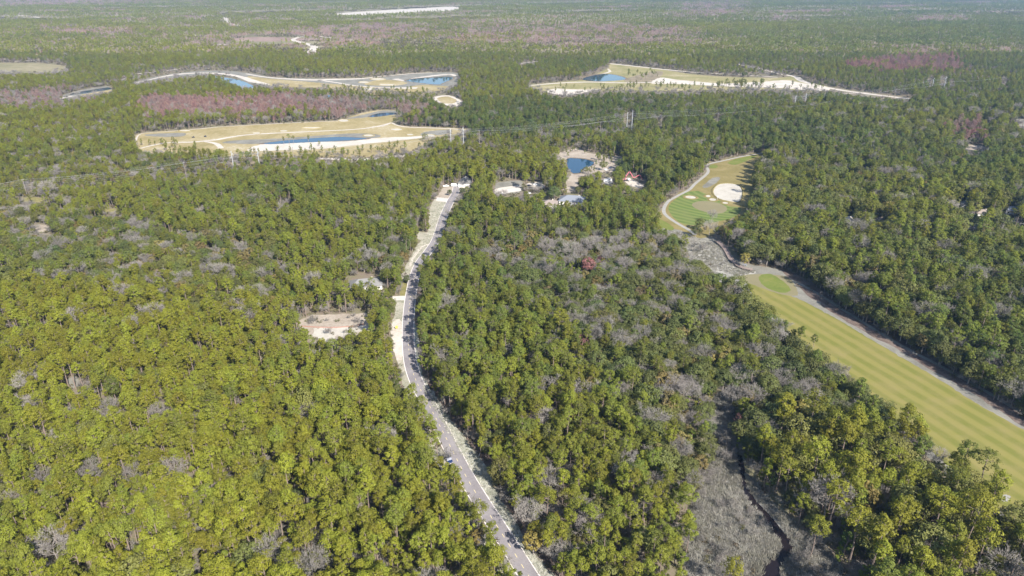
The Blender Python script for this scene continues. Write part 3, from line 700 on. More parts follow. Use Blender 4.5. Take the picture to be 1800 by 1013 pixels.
# ------------------------------------------------------------------ tree shapes
def cards(r, cen, nor, size, asp=0.62):
    """leaf sprays: one jittered, slightly folded four-sided spray per centre, facing its normal"""
    n = len(cen)
    nor = nor / (np.linalg.norm(nor, axis=1, keepdims=True) + 1e-9)
    a = np.cross(nor, r.normal(size=(n, 3))); a /= np.linalg.norm(a, axis=1, keepdims=True) + 1e-9
    b = np.cross(nor, a)
    s = size[:, None]
    v = np.empty((n, 4, 3))
    for i, (x, y, k) in enumerate(((-1, 0, 0.0), (0, -asp, 0.18), (1, 0, 0.0), (0, asp, 0.18))):
        v[:, i] = cen + a * s * (x * r.uniform(0.75, 1.1, (n, 1))) + b * s * (y * r.uniform(0.7, 1.15, (n, 1))) + nor * s * k
    return v.reshape(-1, 3), (np.arange(n)[:, None] * 4 + np.arange(4)[None]).tolist()

def clump_cards(r, clumps, per, size, flat=0.75, up=0.35, rnd=0.55, hub=None, round_=0.0):
    C, N, Z = [], [], []
    for (c, rad) in clumps:
        d = r.normal(size=(per, 3)); d /= np.linalg.norm(d, axis=1, keepdims=True)
        d[:, 2] = np.abs(d[:, 2]) * np.where(r.random(per) < 0.78, 1, -1)
        q = d * rad * r.uniform(0.6, 1.05, (per, 1)); q[:, 2] *= flat
        C.append(np.array(c) + q)
        nn = d + (0, 0, up) + r.normal(0, rnd, (per, 3))
        if hub is not None:
            w_ = C[-1] - hub
            nn = nn + round_ * w_ / (np.linalg.norm(w_, axis=1, keepdims=True) + 1e-6)
        N.append(nn)
        Z.append(r.uniform(size[0], size[1], per))
    return cards(r, np.concatenate(C), np.concatenate(N), np.concatenate(Z))

def tubes(mb, r, p0, p1, r0, r1, n=4, bend=0.0, segs=1):
    p0, p1 = Vector(p0), Vector(p1)
    prev = p0
    for i in range(1, segs + 1):
        t = i / segs
        q = p0.lerp(p1, t)
        if i < segs: q = q + Vector(r.normal(0, bend, 3))
        mb.tube(prev, q, r0 + (r1 - r0) * (i - 1) / segs, r0 + (r1 - r0) * t, n)
        prev = q

def pine_shape(seed, h=18.0, rx=2.9, low=0.50, nclump=30, per=40, size=(0.19, 0.36)):
    r = np.random.default_rng(seed)
    lean = r.normal(0, 0.4, 2)
    cz = (low + 1) / 2 * h; rz = (1 - low) / 2 * h
    lop = r.uniform(0, 6.28); lopk = r.uniform(0.0, 0.35)      # crowns are heavier on one side
    waist = r.uniform(-0.3, 0.3)
    cl = []
    for i in range(nclump):
        t = 1 - 1.9 * (i + r.random()) / nclump
        th = i * 2.399 + r.normal(0, 0.6)
        prof = math.sqrt(max(0.06, 1 - t * t)) * (1.0 + waist * t)
        rr = rx * prof * r.uniform(0.35, 1.12) * (1 + lopk * math.cos(th - lop))
        if t < -0.35 and r.random() < 0.35: continue
        rad = r.uniform(0.6, 1.25) * rx / 2.9
        cl.append((np.array((rr * math.cos(th) + lean[0] * 0.9, rr * math.sin(th) + lean[1] * 0.9, cz + (rz - 0.6) * t + r.normal(0, 0.25))), rad))
    v, f = clump_cards(r, cl, per, size, hub=np.array((lean[0], lean[1], cz - rz * 0.3)), round_=0.8)
    # single sprays that stand out of the clumps make the outline feathery
    n = 170
    d = r.normal(size=(n, 3)); d /= np.linalg.norm(d, axis=1, keepdims=True); d[:, 2] = np.abs(d[:, 2]) - 0.35
    base = np.array([cl[k][0] for k in r.integers(0, len(cl), n)])
    v2, f2 = cards(r, base + d * r.uniform(0.9, 1.6, (n, 1)) * rx / 2.9, d + r.normal(0, 0.5, (n, 3)) + (0, 0, 0.4), r.uniform(0.16, 0.34, n), 0.45)
    f = f + [[q + len(v) for q in p] for p in f2]; v = np.concatenate([v, v2])
    mb = MB()
    top = (lean[0], lean[1], h * 0.93)
    tubes(mb, r, (0, 0, -0.2), top, 0.26, 0.07, 6, 0.12, 3)
    for c, rad in cl[::2]:
        k = max(0.3, (c[2] - 1.2) / h)
        base = (lean[0] * k, lean[1] * k, min(c[2] - 0.8, h * 0.9))
        tubes(mb, r, base, c, 0.07, 0.03, 3)
    for i in range(5):      # dead snags below the crown
        z = h * r.uniform(0.25, low + 0.05); th = r.uniform(0, 6.28); L = r.uniform(0.8, 1.8)
        tubes(mb, r, (lean[0] * z / h, lean[1] * z / h, z), (L * math.cos(th), L * math.sin(th), z + 0.3), 0.05, 0.02, 3)
    return (v, f), (mb.v, mb.f)

def oak_shape(seed, h=12.0, rx=4.2, low=0.22, nclump=36, per=56, size=(0.26, 0.48), sparse=1.0):
    r = np.random.default_rng(seed)
    cz = (low + 1) / 2 * h; rz = (1 - low) / 2 * h
    sq = r.uniform(0.8, 1.2)
    lobes = [(r.uniform(0, 6.28), r.uniform(0.75, 1.15)) for _ in range(5)]
    cl = []
    for i in range(nclump):
        t = 1 - 1.75 * (i + r.random()) / nclump
        th = i * 2.399 + r.normal(0, 0.4)
        lob = 0.85 + 0.25 * sum(math.cos((th - a)) ** 4 * b for a, b in lobes) / 2.5
        rr = rx * lob * math.sqrt(max(0.06, 1 - t * t)) * r.uniform(0.62, 1.05)
        cl.append((np.array((rr * math.cos(th) * sq, rr * math.sin(th) / sq, cz + (rz - 0.9) * t * r.uniform(0.85, 1.05))), r.uniform(0.9, 1.65) * rx / 4.2))
    v, f = clump_cards(r, cl, int(per * sparse), size, 0.8, 0.25, hub=np.array((0, 0, cz - rz * 0.3)), round_=0.7)
    mb = MB()
    fork = Vector((0, 0, h * 0.28))
    tubes(mb, r, (0, 0, -0.2), fork, 0.32, 0.24, 6, 0.05, 2)
    for c, rad in cl[::3]:
        tubes(mb, r, fork, c, 0.13, 0.03, 3, 0.25, 2)
    return (v, f), (mb.v, mb.f)

def bare_shape(seed, h=13.0, spread=0.55, lift=0.35, ntw=9, w=0.045, conical=False):
    """leafless tree: trunk and limbs in one mesh, the cloud of branchlets and twigs in another"""
    r = np.random.default_rng(seed)
    mb = MB(); tv, tf = [], []
    def twig(p, d, L, ww):
        side = d.cross(Vector(r.normal(size=3)))
        if side.length < 1e-4: return
        side = side.normalized() * ww
        n = len(tv)
        tv.extend([tuple(p - side), tuple(p + side), tuple(p + d * L)])
        tf.append((n, n + 1, n + 2))
    top = Vector((r.normal(0, 0.4), r.normal(0, 0.4), h * (0.97 if conical else 0.62)))
    tubes(mb, r, (0, 0, -0.2), top, 0.24, 0.05, 5, 0.15, 4)
    nl = 16 if conical else 9
    for i in range(nl):
        k = (0.30 + 0.68 * i / nl) if conical else r.uniform(0.3, 0.62)
        z = h * k
        th = i * 2.399 + r.normal(0, 0.3)
        reach = (h * 0.17 * (1.15 - k) / 0.6) if conical else h * spread * r.uniform(0.5, 0.85)
        rise = (r.uniform(0.1, 0.5) * reach) if conical else h * r.uniform(0.12, lift)
        base = Vector((top.x * z / top.z, top.y * z / top.z, min(z, top.z)))
        tip = base + Vector((reach * math.cos(th), reach * math.sin(th), rise))
        tubes(mb, r, base, tip, 0.075, 0.025, 3, reach * 0.06, 3)
        for j in range(9):
            q = base.lerp(tip, r.uniform(0.2, 1.0))
            d2 = ((tip - base).normalized() * 0.6 + Vector(r.normal(0, 0.6, 3)) + Vector((0, 0, 0.5))).normalized()
            L2 = reach * r.uniform(0.25, 0.5) + 0.4
            e = q + d2 * L2
            twig(q, d2, L2 * 1.1, w * 1.2)
            for m in range(ntw):
                p = q.lerp(e, r.uniform(0.15, 1.0))
                d3 = (d2 * 0.5 + Vector(r.normal(0, 0.6, 3)) + Vector((0, 0, 0.3))).normalized()
                L3 = r.uniform(0.5, 1.1)
                twig(p, d3, L3, w)
                for _ in range(2):
                    d4 = (d3 * 0.6 + Vector(r.normal(0, 0.6, 3))).normalized()
                    twig(p + d3 * L3 * r.uniform(0.3, 0.9), d4, r.uniform(0.3, 0.7), w * 0.8)
    if not conical and h > 6:
        zc, ru, rz_ = h * 0.72, h * spread * 0.62, h * 0.26
        for _ in range(1100):
            d = Vector(r.normal(size=3)).normalized()
            k = r.uniform(0.55, 1.0)
            p = Vector((d.x * ru * k, d.y * ru * k, zc + d.z * rz_ * k))
            if d.z < -0.45: continue
            twig(p, (d + Vector(r.normal(0, 0.5, 3)) + Vector((0, 0, 0.3))).normalized(), r.uniform(0.5, 1.0), 0.05)
    return (tv, tf), (mb.v, mb.f)

def shrub_shape(seed, rad=1.25, h=1.5, n=44):
    r = np.random.default_rng(seed)
    cl = [(np.array((r.normal(0, rad * 0.45), r.normal(0, rad * 0.45), h * r.uniform(0.25, 0.65))), r.uniform(0.4, 0.75) * rad) for _ in range(5)]
    return clump_cards(r, cl, n // 5, (0.22, 0.42), 0.8, 0.3)

def reed_shape(seed, n=46, rad=0.9, h=1.1):
    r = np.random.default_rng(seed)
    v, f = [], []
    for i in range(n):
        a, d = r.uniform(0, 6.28), rad * math.sqrt(r.random())
        x, y = d * math.cos(a), d * math.sin(a)
        t = r.uniform(0, 3.14); w = r.uniform(0.05, 0.11); L = h * r.uniform(0.5, 1.1)
        lx, ly = r.normal(0, 0.35, 2)
        k = len(v)
        v += [(x - w * math.cos(t), y - w * math.sin(t), 0), (x + w * math.cos(t), y + w * math.sin(t), 0), (x + lx, y + ly, L)]
        f.append((k, k + 1, k + 2))
    return v, f

def mesh_of(name, v, f, mat):
    me = bpy.data.meshes.new(name)
    me.from_pydata([tuple(p) for p in np.asarray(v)], [], f)
    me.materials.append(mat)
    return me

def join_mesh(name, a, b, ma, mb_):
    n = len(a[0])
    me = bpy.data.meshes.new(name)
    me.from_pydata([tuple(p) for p in np.asarray(a[0])] + [tuple(p) for p in b[0]], [], list(a[1]) + [tuple(i + n for i in q) for q in b[1]])
    me.materials.append(ma); me.materials.append(mb_)
    mi = np.zeros(len(me.polygons), np.int32); mi[len(a[1]):] = 1
    me.polygons.foreach_set('material_index', mi)
    return me

# species: list of (crown mesh, trunk mesh, whole mesh, height, crown radius)
SPEC = {}
def add_species(key, shapes, leaf, bark, h, rx):
    out = []
    for cr, tr in shapes:
        out.append((mesh_of(key + '_crown', cr[0], cr[1], leaf), mesh_of(key + '_trunk', tr[0], tr[1], bark), join_mesh(key + '_tree', cr, tr, leaf, bark)))
    SPEC[key] = dict(v=out, h=h, rx=rx)
pines = [pine_shape(11 + i, 16.5 + 0.7 * (i % 5), 2.2 + 0.27 * ((i * 3) % 5), 0.47 + 0.04 * (i % 5), 26 + i % 4 * 4) for i in range(16)]
add_species('pine', pines, M['pine'], M['bark'], 18.0, 3.1)
oaks = [oak_shape(41 + i, 11 + 0.6 * (i % 4), 3.7 + 0.3 * (i % 4), 0.2, 40 + 3 * (i % 3), 48, (0.22, 0.42)) for i in range(9)]
add_species('oak', oaks, M['oak'], M['bark_grey'], 12.0, 4.4)
add_species('russet', [oak_shape(71 + i, 10.5, 3.3, 0.25, 26, 30, (0.34, 0.6), 0.8) for i in range(3)], M['russet'], M['bark_grey'], 10.5, 3.4)
add_species('red', [oak_shape(81 + i, 10, 3.3, 0.3, 24, 30, (0.34, 0.58), 0.85) for i in range(2)], M['red'], M['bark_grey'], 10.0, 3.4)
add_species('bare', [bare_shape(91 + i) for i in range(5)], M['twig'], M['bark_grey'], 13.0, 4.0)
add_species('cypress', [bare_shape(101 + i, 15, conical=True, ntw=8, w=0.07) for i in range(3)], M['cyp'], M['bark_grey'], 15.0, 2.6)
add_species('young', [pine_shape(111 + i, 8, 1.6, 0.22, 14, 22, (0.28, 0.48)) for i in range(3)], M['pine'], M['bark'], 8.0, 1.8)

# ------------------------------------------------------------------ where each tree stands
ZONES = []
def zone(poly, mix, tint=None, keep=1.0, scale=1.0):
    ZONES.append((raster(poly), mix, tint, keep, scale))
# the photograph's stands of wood
zone([(280, 400), (430, 560), (560, 470), (480, 420)], dict(pine=.75, oak=.13, bare=.08, russet=.04))
zone([(-100, 330), (130, 350), (300, 385), (470, 410), (540, 450), (500, 500), (330, 520), (150, 490), (-100, 480)], dict(pine=.32, oak=.42, bare=.10, russet=.16), 0.45, 1.0, 0.85)
zone([(-100, 330), (500, 330), (480, 385), (250, 360), (-100, 360)], dict(pine=.72, oak=.12, bare=.08, russet=.08), 0.7, 0.9)
zone([(0, 255), (240, 262), (560, 278), (330, 300), (0, 320)], dict(pine=.5, oak=.25, bare=.1, russet=.15), 0.7, 0.9, 0.8)
zone([(560, 290), (760, 280), (980, 250), (1000, 330), (860, 380), (740, 420), (640, 420)], dict(pine=.9, oak=.05, bare=.05), 0.55)
zone([(640, 380), (720, 380), (720, 470), (620, 480)], dict(pine=.6, oak=.2, bare=.12, russet=.08), 0.55)
zone([(800, 330), (1160, 330), (1160, 400), (1060, 430), (840, 400), (780, 400)], dict(pine=.85, oak=.15), 0.45, 1.0, 1.1)
zone([(820, 425), (900, 395), (1170, 400), (1240, 440), (1270, 500), (1340, 520), (1430, 600), (1560, 670), (1640, 770), (1500, 770), (1400, 790), (1310, 800), (1240, 850), (1180, 820), (1090, 700), (1010, 580), (900, 500)],
     dict(oak=.59, pine=.18, bare=.10, russet=.124, red=.006), 0.50, 1.0, 0.95)
zone([(900, 405), (1090, 405), (1250, 425), (1240, 470), (1060, 460), (900, 445)], dict(bare=.28, oak=.46, russet=.18, pine=.08), 0.6, 0.95, 0.9)
zone([(1060, 440), (1200, 450), (1190, 640), (1100, 560)], dict(oak=.65, bare=.12, russet=.12, pine=.11), 0.48, 1.0, 0.95)
zone([(740, 480), (900, 490), (1010, 580), (1090, 700), (1180, 830), (1240, 900), (1230, 1100), (960, 1100), (760, 700)], dict(pine=.90, oak=.04, bare=.05, russet=.01), 0.62)
zone([(1190, 650), (1290, 660), (1300, 860), (1240, 860), (1200, 760)], dict(oak=.4, bare=.2, russet=.3, pine=.1), 0.5, 0.75, 0.75)
zone([(1235, 480), (1330, 500), (1440, 600), (1600, 690), (1680, 770), (1740, 850), (1620, 850), (1480, 740), (1330, 620)], dict(oak=.72, pine=.18, bare=.07, russet=.03), 0.38, 1.0, 1.05)
zone([(1290, 780), (1450, 720), (1650, 770), (1800, 840), (2000, 950), (2000, 1200), (1480, 1200), (1370, 930)], dict(pine=.76, oak=.21, bare=.02, russet=.01), 0.88, 0.62, 1.38)
zone([(1270, 170), (1470, 165), (1900, 180), (2000, 800), (1800, 740), (1640, 650), (1480, 560), (1300, 450), (1270, 380), (1330, 290)], dict(pine=.46, oak=.45, bare=.05, russet=.04), 0.44, 0.96, 1.14)
zone([(1080, 240), (1330, 200), (1340, 270), (1240, 290), (1180, 340), (1100, 320)], dict(pine=.72, oak=.26, bare=.02), 0.36, 0.97, 1.1)
zone([(1660, 205), (1730, 205), (1735, 235), (1680, 240)], dict(red=.3, cypress=.4, oak=.3), 0.4)
zone([(740, 170), (930, 165), (1480, 160), (1270, 215), (1000, 235), (740, 225)], dict(pine=.68, oak=.28, bare=.04), 0.3, 1.0, 0.95)
zone([(-60, 255), (240, 240), (250, 175), (120, 185), (-60, 200)], dict(pine=.88, bare=.06, oak=.06), 0.75)
zone([(240, 205), (560, 185), (560, 212), (240, 235)], dict(pine=.9, bare=.1), 0.7)
zone([(240, 165), (420, 166), (500, 160), (560, 165), (690, 172), (760, 185), (740, 200), (600, 200), (540, 190), (400, 196), (260, 202)], dict(cypress=.82, bare=.14, pine=.04), 0.55, 1.0, 0.9)
zone([(-60, 160), (60, 150), (120, 148), (170, 160), (110, 186), (-60, 192)], dict(cypress=.6, bare=.3, pine=.1), 0.3, 0.9, 0.8)
zone([(330, 112), (480, 116), (470, 122), (390, 124), (240, 134), (180, 146), (110, 160), (150, 146), (240, 126)], dict(bare=.8, cypress=.2), 0.2, 0.6, 0.35)
zone([(560, 152), (720, 164), (760, 160), (750, 182), (620, 172)], dict(young=.75, pine=.25), 0.55, 0.3)
zone([(1480, 112), (1560, 96), (1680, 96), (1700, 118), (1560, 124)], dict(cypress=.85, pine=.15), 0.95)
zone([(1340, 152), (1450, 150), (1450, 160), (1200, 160), (1200, 152)], dict(young=1.0), 0.4, 0.5)
zone(CORR, dict(bare=.25, russet=.3, oak=.35, young=.1), 0.5, 0.35, 0.4)
zone([(960, 160), (1180, 157), (1450, 156), (1450, 163), (1200, 166), (960, 170)], dict(young=.8, pine=.2), 0.4, 0.4)
KEYS = ['pine', 'oak', 'russet', 'red', 'bare', 'cypress', 'young']
DEFAULT = dict(pine=.955, oak=.035, bare=.01)

def pts_band(y0, y1, sp, margin=60):
    xm = 0.76 * y1 + margin
    ny, nx = int((y1 - y0) / (sp * 0.87)) + 1, int(2 * xm / sp) + 1
    jj, ii = np.meshgrid(np.arange(ny), np.arange(nx), indexing='ij')
    x = -xm + (ii + 0.5 * (jj % 2)) * sp + rng.uniform(-0.38, 0.38, ii.shape) * sp
    y = y0 + jj * sp * 0.87 + rng.uniform(-0.38, 0.38, ii.shape) * sp
    x, y = x.ravel(), y.ravel()
    k = np.abs(x) < 0.76 * y + margin
    return x[k], y[k]

xs, ys = [], []
for y0, y1, sp in ((100, 420, 4.6), (420, 760, 5.1), (760, 1150, 6.3), (1150, 1750, 7.8)):
    a, b = pts_band(y0, y1, sp); xs.append(a); ys.append(b)
X, Y = np.concatenate(xs), np.concatenate(ys)
N = len(X)
U0, V0, _ = Pn(X, Y, np.zeros(N))
u1, v1, _ = Pn(X, Y, np.full(N, 13.0))
spec = np.full(N, -1); tint = np.zeros(N); keep = np.ones(N); scl = np.ones(N)

def draw(mix, n):
    p = np.array([mix.get(k, 0.0) for k in KEYS]); p /= p.sum()
    return rng.choice(len(KEYS), n, p=p)
spec[:] = draw(DEFAULT, N)
# colour drifts across the wood: yellower left, deeper green right, partly sun hotspot put into the tint
tint[:] = np.interp(u1, [-300, 300, 760, 1000, 1300, 1800], [0.76, 0.76, 0.66, 0.60, 0.52, 0.48]) 
uj = u1 + rng.normal(0, 1, N) * np.interp(Y, [150, 700, 1700], [22, 12, 7]); vj = v1 + rng.normal(0, 1, N) * np.interp(Y, [150, 700, 1700], [14, 5, 1.5])
for mask, mix, tn, kp, sc in ZONES:
    k = look(mask, uj, vj)
    n = int(k.sum())
    if n:
        spec[k] = draw(mix, n)
        if tn is not None: tint[k] = tn
        keep[k] = kp; scl[k] = sc
tint = np.clip(tint + rng.normal(0, 0.18, N) + 0.16 * np.sin(X * 0.017 + 2) * np.sin(Y * 0.013) + 0.12 * np.sin(X * 0.007 + Y * 0.011), 0, 1)
size = np.where(np.isin(spec, [0]), 0.77, 0.90) * scl * np.exp(np.clip(rng.normal(0, 0.19, N), -0.45, 0.36))
# a slow patchiness in height and density
ph = np.sin(X * 0.031 + 1.3) * np.sin(Y * 0.023) + np.sin(X * 0.011 - Y * 0.017)
size *= 1 + 0.06 * ph
HH = np.array([SPEC[k]['h'] for k in KEYS])[spec] * size
RX = np.array([SPEC[k]['rx'] for k in KEYS])[spec] * size
alive = rng.random(N) < keep * np.where(ph < -0.8, 0.82, 0.98)
alive &= ~look(BASE, U0, V0)
young = spec == KEYS.index('young')
for dx, kz in ((0, 1.0), (-0.8, 0.85), (0.8, 0.85), (0, 0.7), (-0.9, 0.68), (0.9, 0.68), (0, 0.5)):
    uu, vv, _ = Pn(X + dx * RX, Y, HH * kz)
    hit = look(VIS, uu, vv)
    alive &= ~(hit & ~(young & (rng.random(N) < 0.5)))
sel = np.nonzero(alive)[0]
trees = [[KEYS[spec[i]], X[i], Y[i], size[i], tint[i], rng.uniform(0, 6.283), int(rng.integers(0, 1000)), None] for i in sel]

def sprinkle(poly, n, key, s0, s1, tn):
    m = raster(poly); p = np.array(poly, float)
    got = 0
    while got < n:
        u, v = rng.uniform(p[:, 0].min(), p[:, 0].max()), rng.uniform(p[:, 1].min(), p[:, 1].max())
        if not look(m, np.array([u]), np.array([v]))[0]: continue
        x, y = G(u, v); got += 1
        trees.append([key, x, y, rng.uniform(s0, s1), min(1, max(0, tn + rng.normal(0, .15))), rng.uniform(0, 6.283), int(rng.integers(0, 1000)), None])
sprinkle([(1090, 152), (1200, 150), (1330, 149), (1450, 153), (1450, 161), (1200, 160), (1090, 159)], 60, 'young', 0.8, 1.5, .45)
sprinkle([(1240, 152), (1300, 148), (1345, 149), (1340, 156), (1250, 157)], 22, 'young', 1.2, 1.8, .4)
sprinkle([(1098, 132), (1160, 126), (1155, 140), (1110, 146)], 26, 'pine', 0.45, 0.8, .4)
sprinkle([(945, 156), (1050, 152), (1130, 154), (1130, 161), (990, 166)], 26, 'young', 0.7, 1.2, .5)
sprinkle([(441, 266), (560, 266), (690, 258), (760, 244), (770, 258), (700, 274), (560, 282), (440, 280)], 70, 'young', 0.6, 1.2, .55)
sprinkle([(560, 158), (640, 160), (760, 164), (750, 184), (640, 176), (575, 166)], 60, 'pine', 0.45, 0.75, .65)
sprinkle([(696, 207), (740, 203), (745, 222), (705, 226)], 16, 'pine', 0.6, 0.95, .35)
sprinkle([(250, 256), (300, 250), (350, 262), (300, 270)], 14, 'young', 0.7, 1.1, .65)
sprinkle([(1044, 300), (1046, 270), (1092, 278), (1070, 300)], 16, 'young', 0.7, 1.2, .5)
sprinkle([(1000, 306), (1018, 306), (1040, 296), (1046, 304), (1030, 312)], 7, 'young', 0.5, 0.8, .6)
sprinkle([(980, 275), (1015, 263), (1040, 271), (1010, 274), (990, 280)], 8, 'young', 0.5, 0.9, .5)

# trees the photograph singles out: (species, crown centre pixel, size, tint, what it looks like)
def at_crown(key, u, v, s, tn, what=None):
    hz = SPEC[key]['h'] * s * 0.72
    x, y = G(u, v, hz)
    return [key, x, y, s, tn, rng.uniform(0, 6.283), int(rng.integers(0, 1000)), what]
SPECIAL = [at_crown(*a) for a in (
    ('red', 1034, 462, 1.4, .9, 'dusty red'), ('red', 1056, 456, .8, .6, 'dull red'), ('red', 1142, 592, .8, .5, 'dull red'), ('cypress', 1300, 735, .6, .9, None), ('red', 1528, 762, .5, .9, 'small red'),
    ('bare', 962, 430, 1.25, .8, None), ('bare', 1003, 434, 1.3, .7, None), ('bare', 1040, 425, 1.15, .8, None), ('bare', 1098, 412, 1.1, .6, None), ('bare', 1130, 415, 1.1, .7, None), ('bare', 1160, 420, 1.1, .8, None),
    ('bare', 1135, 485, 1.1, .7, None), ('bare', 1210, 450, 1.0, .8, None), ('bare', 1248, 395, 1.1, .8, None), ('bare', 1298, 410, 1.1, .7, None), ('bare', 1253, 375, .9, .5, None),
    ('bare', 278, 718, .9, .6, None), ('bare', 305, 820, 1.0, .7, None), ('bare', 158, 822, 1.0, .4, None), ('bare', 88, 950, 1.3, .8, None), ('bare', 548, 985, 1.2, .3, None), ('bare', 472, 962, 1.0, .6, None),
    ('bare', 232, 830, .9, .4, None), ('bare', 192, 710, .9, .5, None), ('bare', 75, 835, .8, .4, None), ('bare', 540, 720, 1.0, .6, None), ('bare', 930, 895, 1.1, .9, None), ('bare', 966, 838, 1.0, .7, None),
    ('bare', 1652, 798, .85, 1.0, 'pinkish'), ('bare', 1510, 490, .9, .7, None), ('bare', 1345, 615, 1.1, .6, None), ('bare', 1368, 590, 1.0, .8, None), ('bare', 1190, 672, 1.1, .7, None), ('bare', 1215, 685, 1.1, .9, None),
    ('bare', 1325, 690, 1.1, .7, None), ('bare', 1290, 690, 1.0, .4, None), ('bare', 98, 297, .9, .9, None), ('bare', 1605, 300, 1.1, .5, None), ('bare', 1420, 365, .9, .6, None), ('bare', 1745, 482, 1.1, .8, None),
    ('russet', 918, 437, 1.0, .9, None), ('russet', 1362, 350, 1.0, 1.0, 'golden'), ('russet', 1405, 715, 1.2, .9, 'golden'), ('russet', 938, 945, 1.0, 1.0, 'golden'), ('russet', 1310, 452, 1.0, .9, 'golden'),
    ('russet', 600, 497, .5, 1.0, 'small golden'), ('russet', 1128, 460, .9, .7, None), ('russet', 838, 940, .7, .9, None), ('oak', 715, 487, .55, .1, None), ('oak', 1060, 288, .8, .7, None), ('oak', 975, 335, 1.2, .15, None),
    ('oak', 1030, 297, .6, .7, None), ('oak', 790, 336, .5, .1, None), ('oak', 812, 333, .55, .15, None), ('oak', 865, 335, .35, .2, None), ('oak', 1090, 285, .9, .2, None),
    ('young', 249, 247, .95, .7, None), ('young', 262, 248, .9, .7, None), ('young', 272, 249, .7, .7, None), ('young', 284, 245, 1.1, .6, None), ('young', 307, 246, .9, .6, None), ('young', 342, 250, .9, .6, None),
    ('pine', 498, 243, .62, .45, None), ('pine', 507, 241, .66, .4, None), ('pine', 515, 243, .55, .4, None), ('young', 541, 240, 1.0, .4, None), ('young', 560, 250, .8, .4, None), ('young', 547, 254, .8, .4, None),
    ('pine', 1408, 590, .85, .3, None), ('pine', 1432, 598, .7, .2, None),
    ('pine', 1486, 772, 1.35, .95, None), ('pine', 1505, 750, 1.45, .95, None), ('pine', 1470, 870, 1.4, .95, None), ('pine', 1418, 850, 1.05, .7, None), ('pine', 1580, 920, 1.1, .95, None), ('pine', 1388, 830, 1.1, .8, None),
    ('pine', 1650, 900, 1.35, 1.0, None), ('pine', 1715, 905, 1.5, 1.0, None), ('pine', 1510, 920, 1.3, 1.0, None), ('pine', 1735, 945, 1.4, 1.0, None), ('pine', 1625, 985, 1.2, 1.0, None), ('pine', 1690, 985, 1.3, 1.0, None),
    ('pine', 1550, 970, 1.2, .95, None), ('pine', 1435, 930, .95, .8, None), ('pine', 1286, 1000, 1.0, 1.0, None), ('pine', 1620, 780, 1.1, .3, None), ('pine', 1700, 800, 1.25, .25, None), ('pine', 1735, 815, 1.2, .3, None),
    ('pine', 742, 712, .8, .6, None), ('pine', 756, 742, .85, .6, None), ('pine', 768, 770, .75, .7, None), ('pine', 800, 838, .9, .6, None), ('pine', 842, 900, 1.0, .55, None), ('pine', 862, 930, .9, .5, None), ('pine', 815, 880, .9, .6, None),
    ('russet', 1240, 400, .5, .9, None), ('oak', 1232, 388, .9, .6, None), ('oak', 1224, 402, .8, .1, None),
)]
ta = np.array([[t[1], t[2], SPEC[t[0]]['h'] * t[3]] for t in trees])
ok = np.ones(len(trees), bool)
tu, tv_, td = Pn(ta[:, 0], ta[:, 1], ta[:, 2] * 0.85)
tu2, tv2, _ = Pn(ta[:, 0], ta[:, 1], ta[:, 2] * 0.6)
for sp_ in SPECIAL:
    rr = SPEC[sp_[0]]['rx'] * sp_[3]
    ok &= (ta[:, 0] - sp_[1]) ** 2 + (ta[:, 1] - sp_[2]) ** 2 > (rr * 0.95) ** 2
    if sp_[0] in ('red', 'bare', 'russet', 'pine', 'oak') and sp_[3] > 0.6:      # nothing nearer stands across these crowns
        a, b, c = Pn(sp_[1], sp_[2], SPEC[sp_[0]]['h'] * sp_[3] * 0.72)
        rp = rr * F0 / c
        for u_, v_ in ((tu, tv_), (tu2, tv2)):
            ok &= ~((td < c) & ((u_ - a) ** 2 + ((v_ - b) * 1.1) ** 2 < (rp * 1.15) ** 2))
trees = [t for t, k_ in zip(trees, ok) if k_]
trees = SPECIAL + trees

# ------------------------------------------------------------------ individual trees and the mass of the wood
KIND_NAME = dict(pine='pine_tree', oak='broadleaf_tree', russet='autumn_tree', red='red_leaved_tree', bare='bare_tree', cypress='cypress_tree', young='young_pine')
CAT = dict(pine='pine tree', oak='tree', russet='autumn tree', red='red tree', bare='bare tree', cypress='cypress', young='young pine')
LIMIT = dict(pine=300, oak=300, russet=140, red=60, bare=220, cypress=60, young=90)
ONES = 'zero one two three four five six seven eight nine ten eleven twelve thirteen fourteen fifteen sixteen seventeen eighteen nineteen'.split()
TENS = '_ _ twenty thirty forty fifty sixty seventy eighty ninety'.split()
def num(n):
    n = max(0, min(99, n))
    return ONES[n] if n < 20 else TENS[n // 10] + ('-' + ONES[n % 10] if n % 10 else '')
def where(u, v, y):
    if u < 560 and v > 640: return 'in the dense stand left of the road'
    if v > 600 and 620 < u < 860 and u < 500 + v * 0.36: return "along the road's left verge"
    if v > 560 and u < 760 + max(0, v - 600) * 0.55 and u > 700: return "by the road's right verge"
    if v > 800 and 1190 < u < 1420: return 'beside the grey marsh'
    if v > 740 and u > 1400: return 'in the tall stand right of the creek'
    if u > 1180 and 480 < v <= 860 and u < 1000 + v: return 'in the wood left of the striped fairway'
    if u > 1300 and v > 280: return 'in the wood right of the fairway'
    if v > 400 and 820 < u < 1300: return 'in the mixed swamp wood'
    if u < 720 and v > 400: return 'in the wood left of the road'
    if v < 290: return 'near the power line and new golf holes'
    return 'in the wood around the houses'
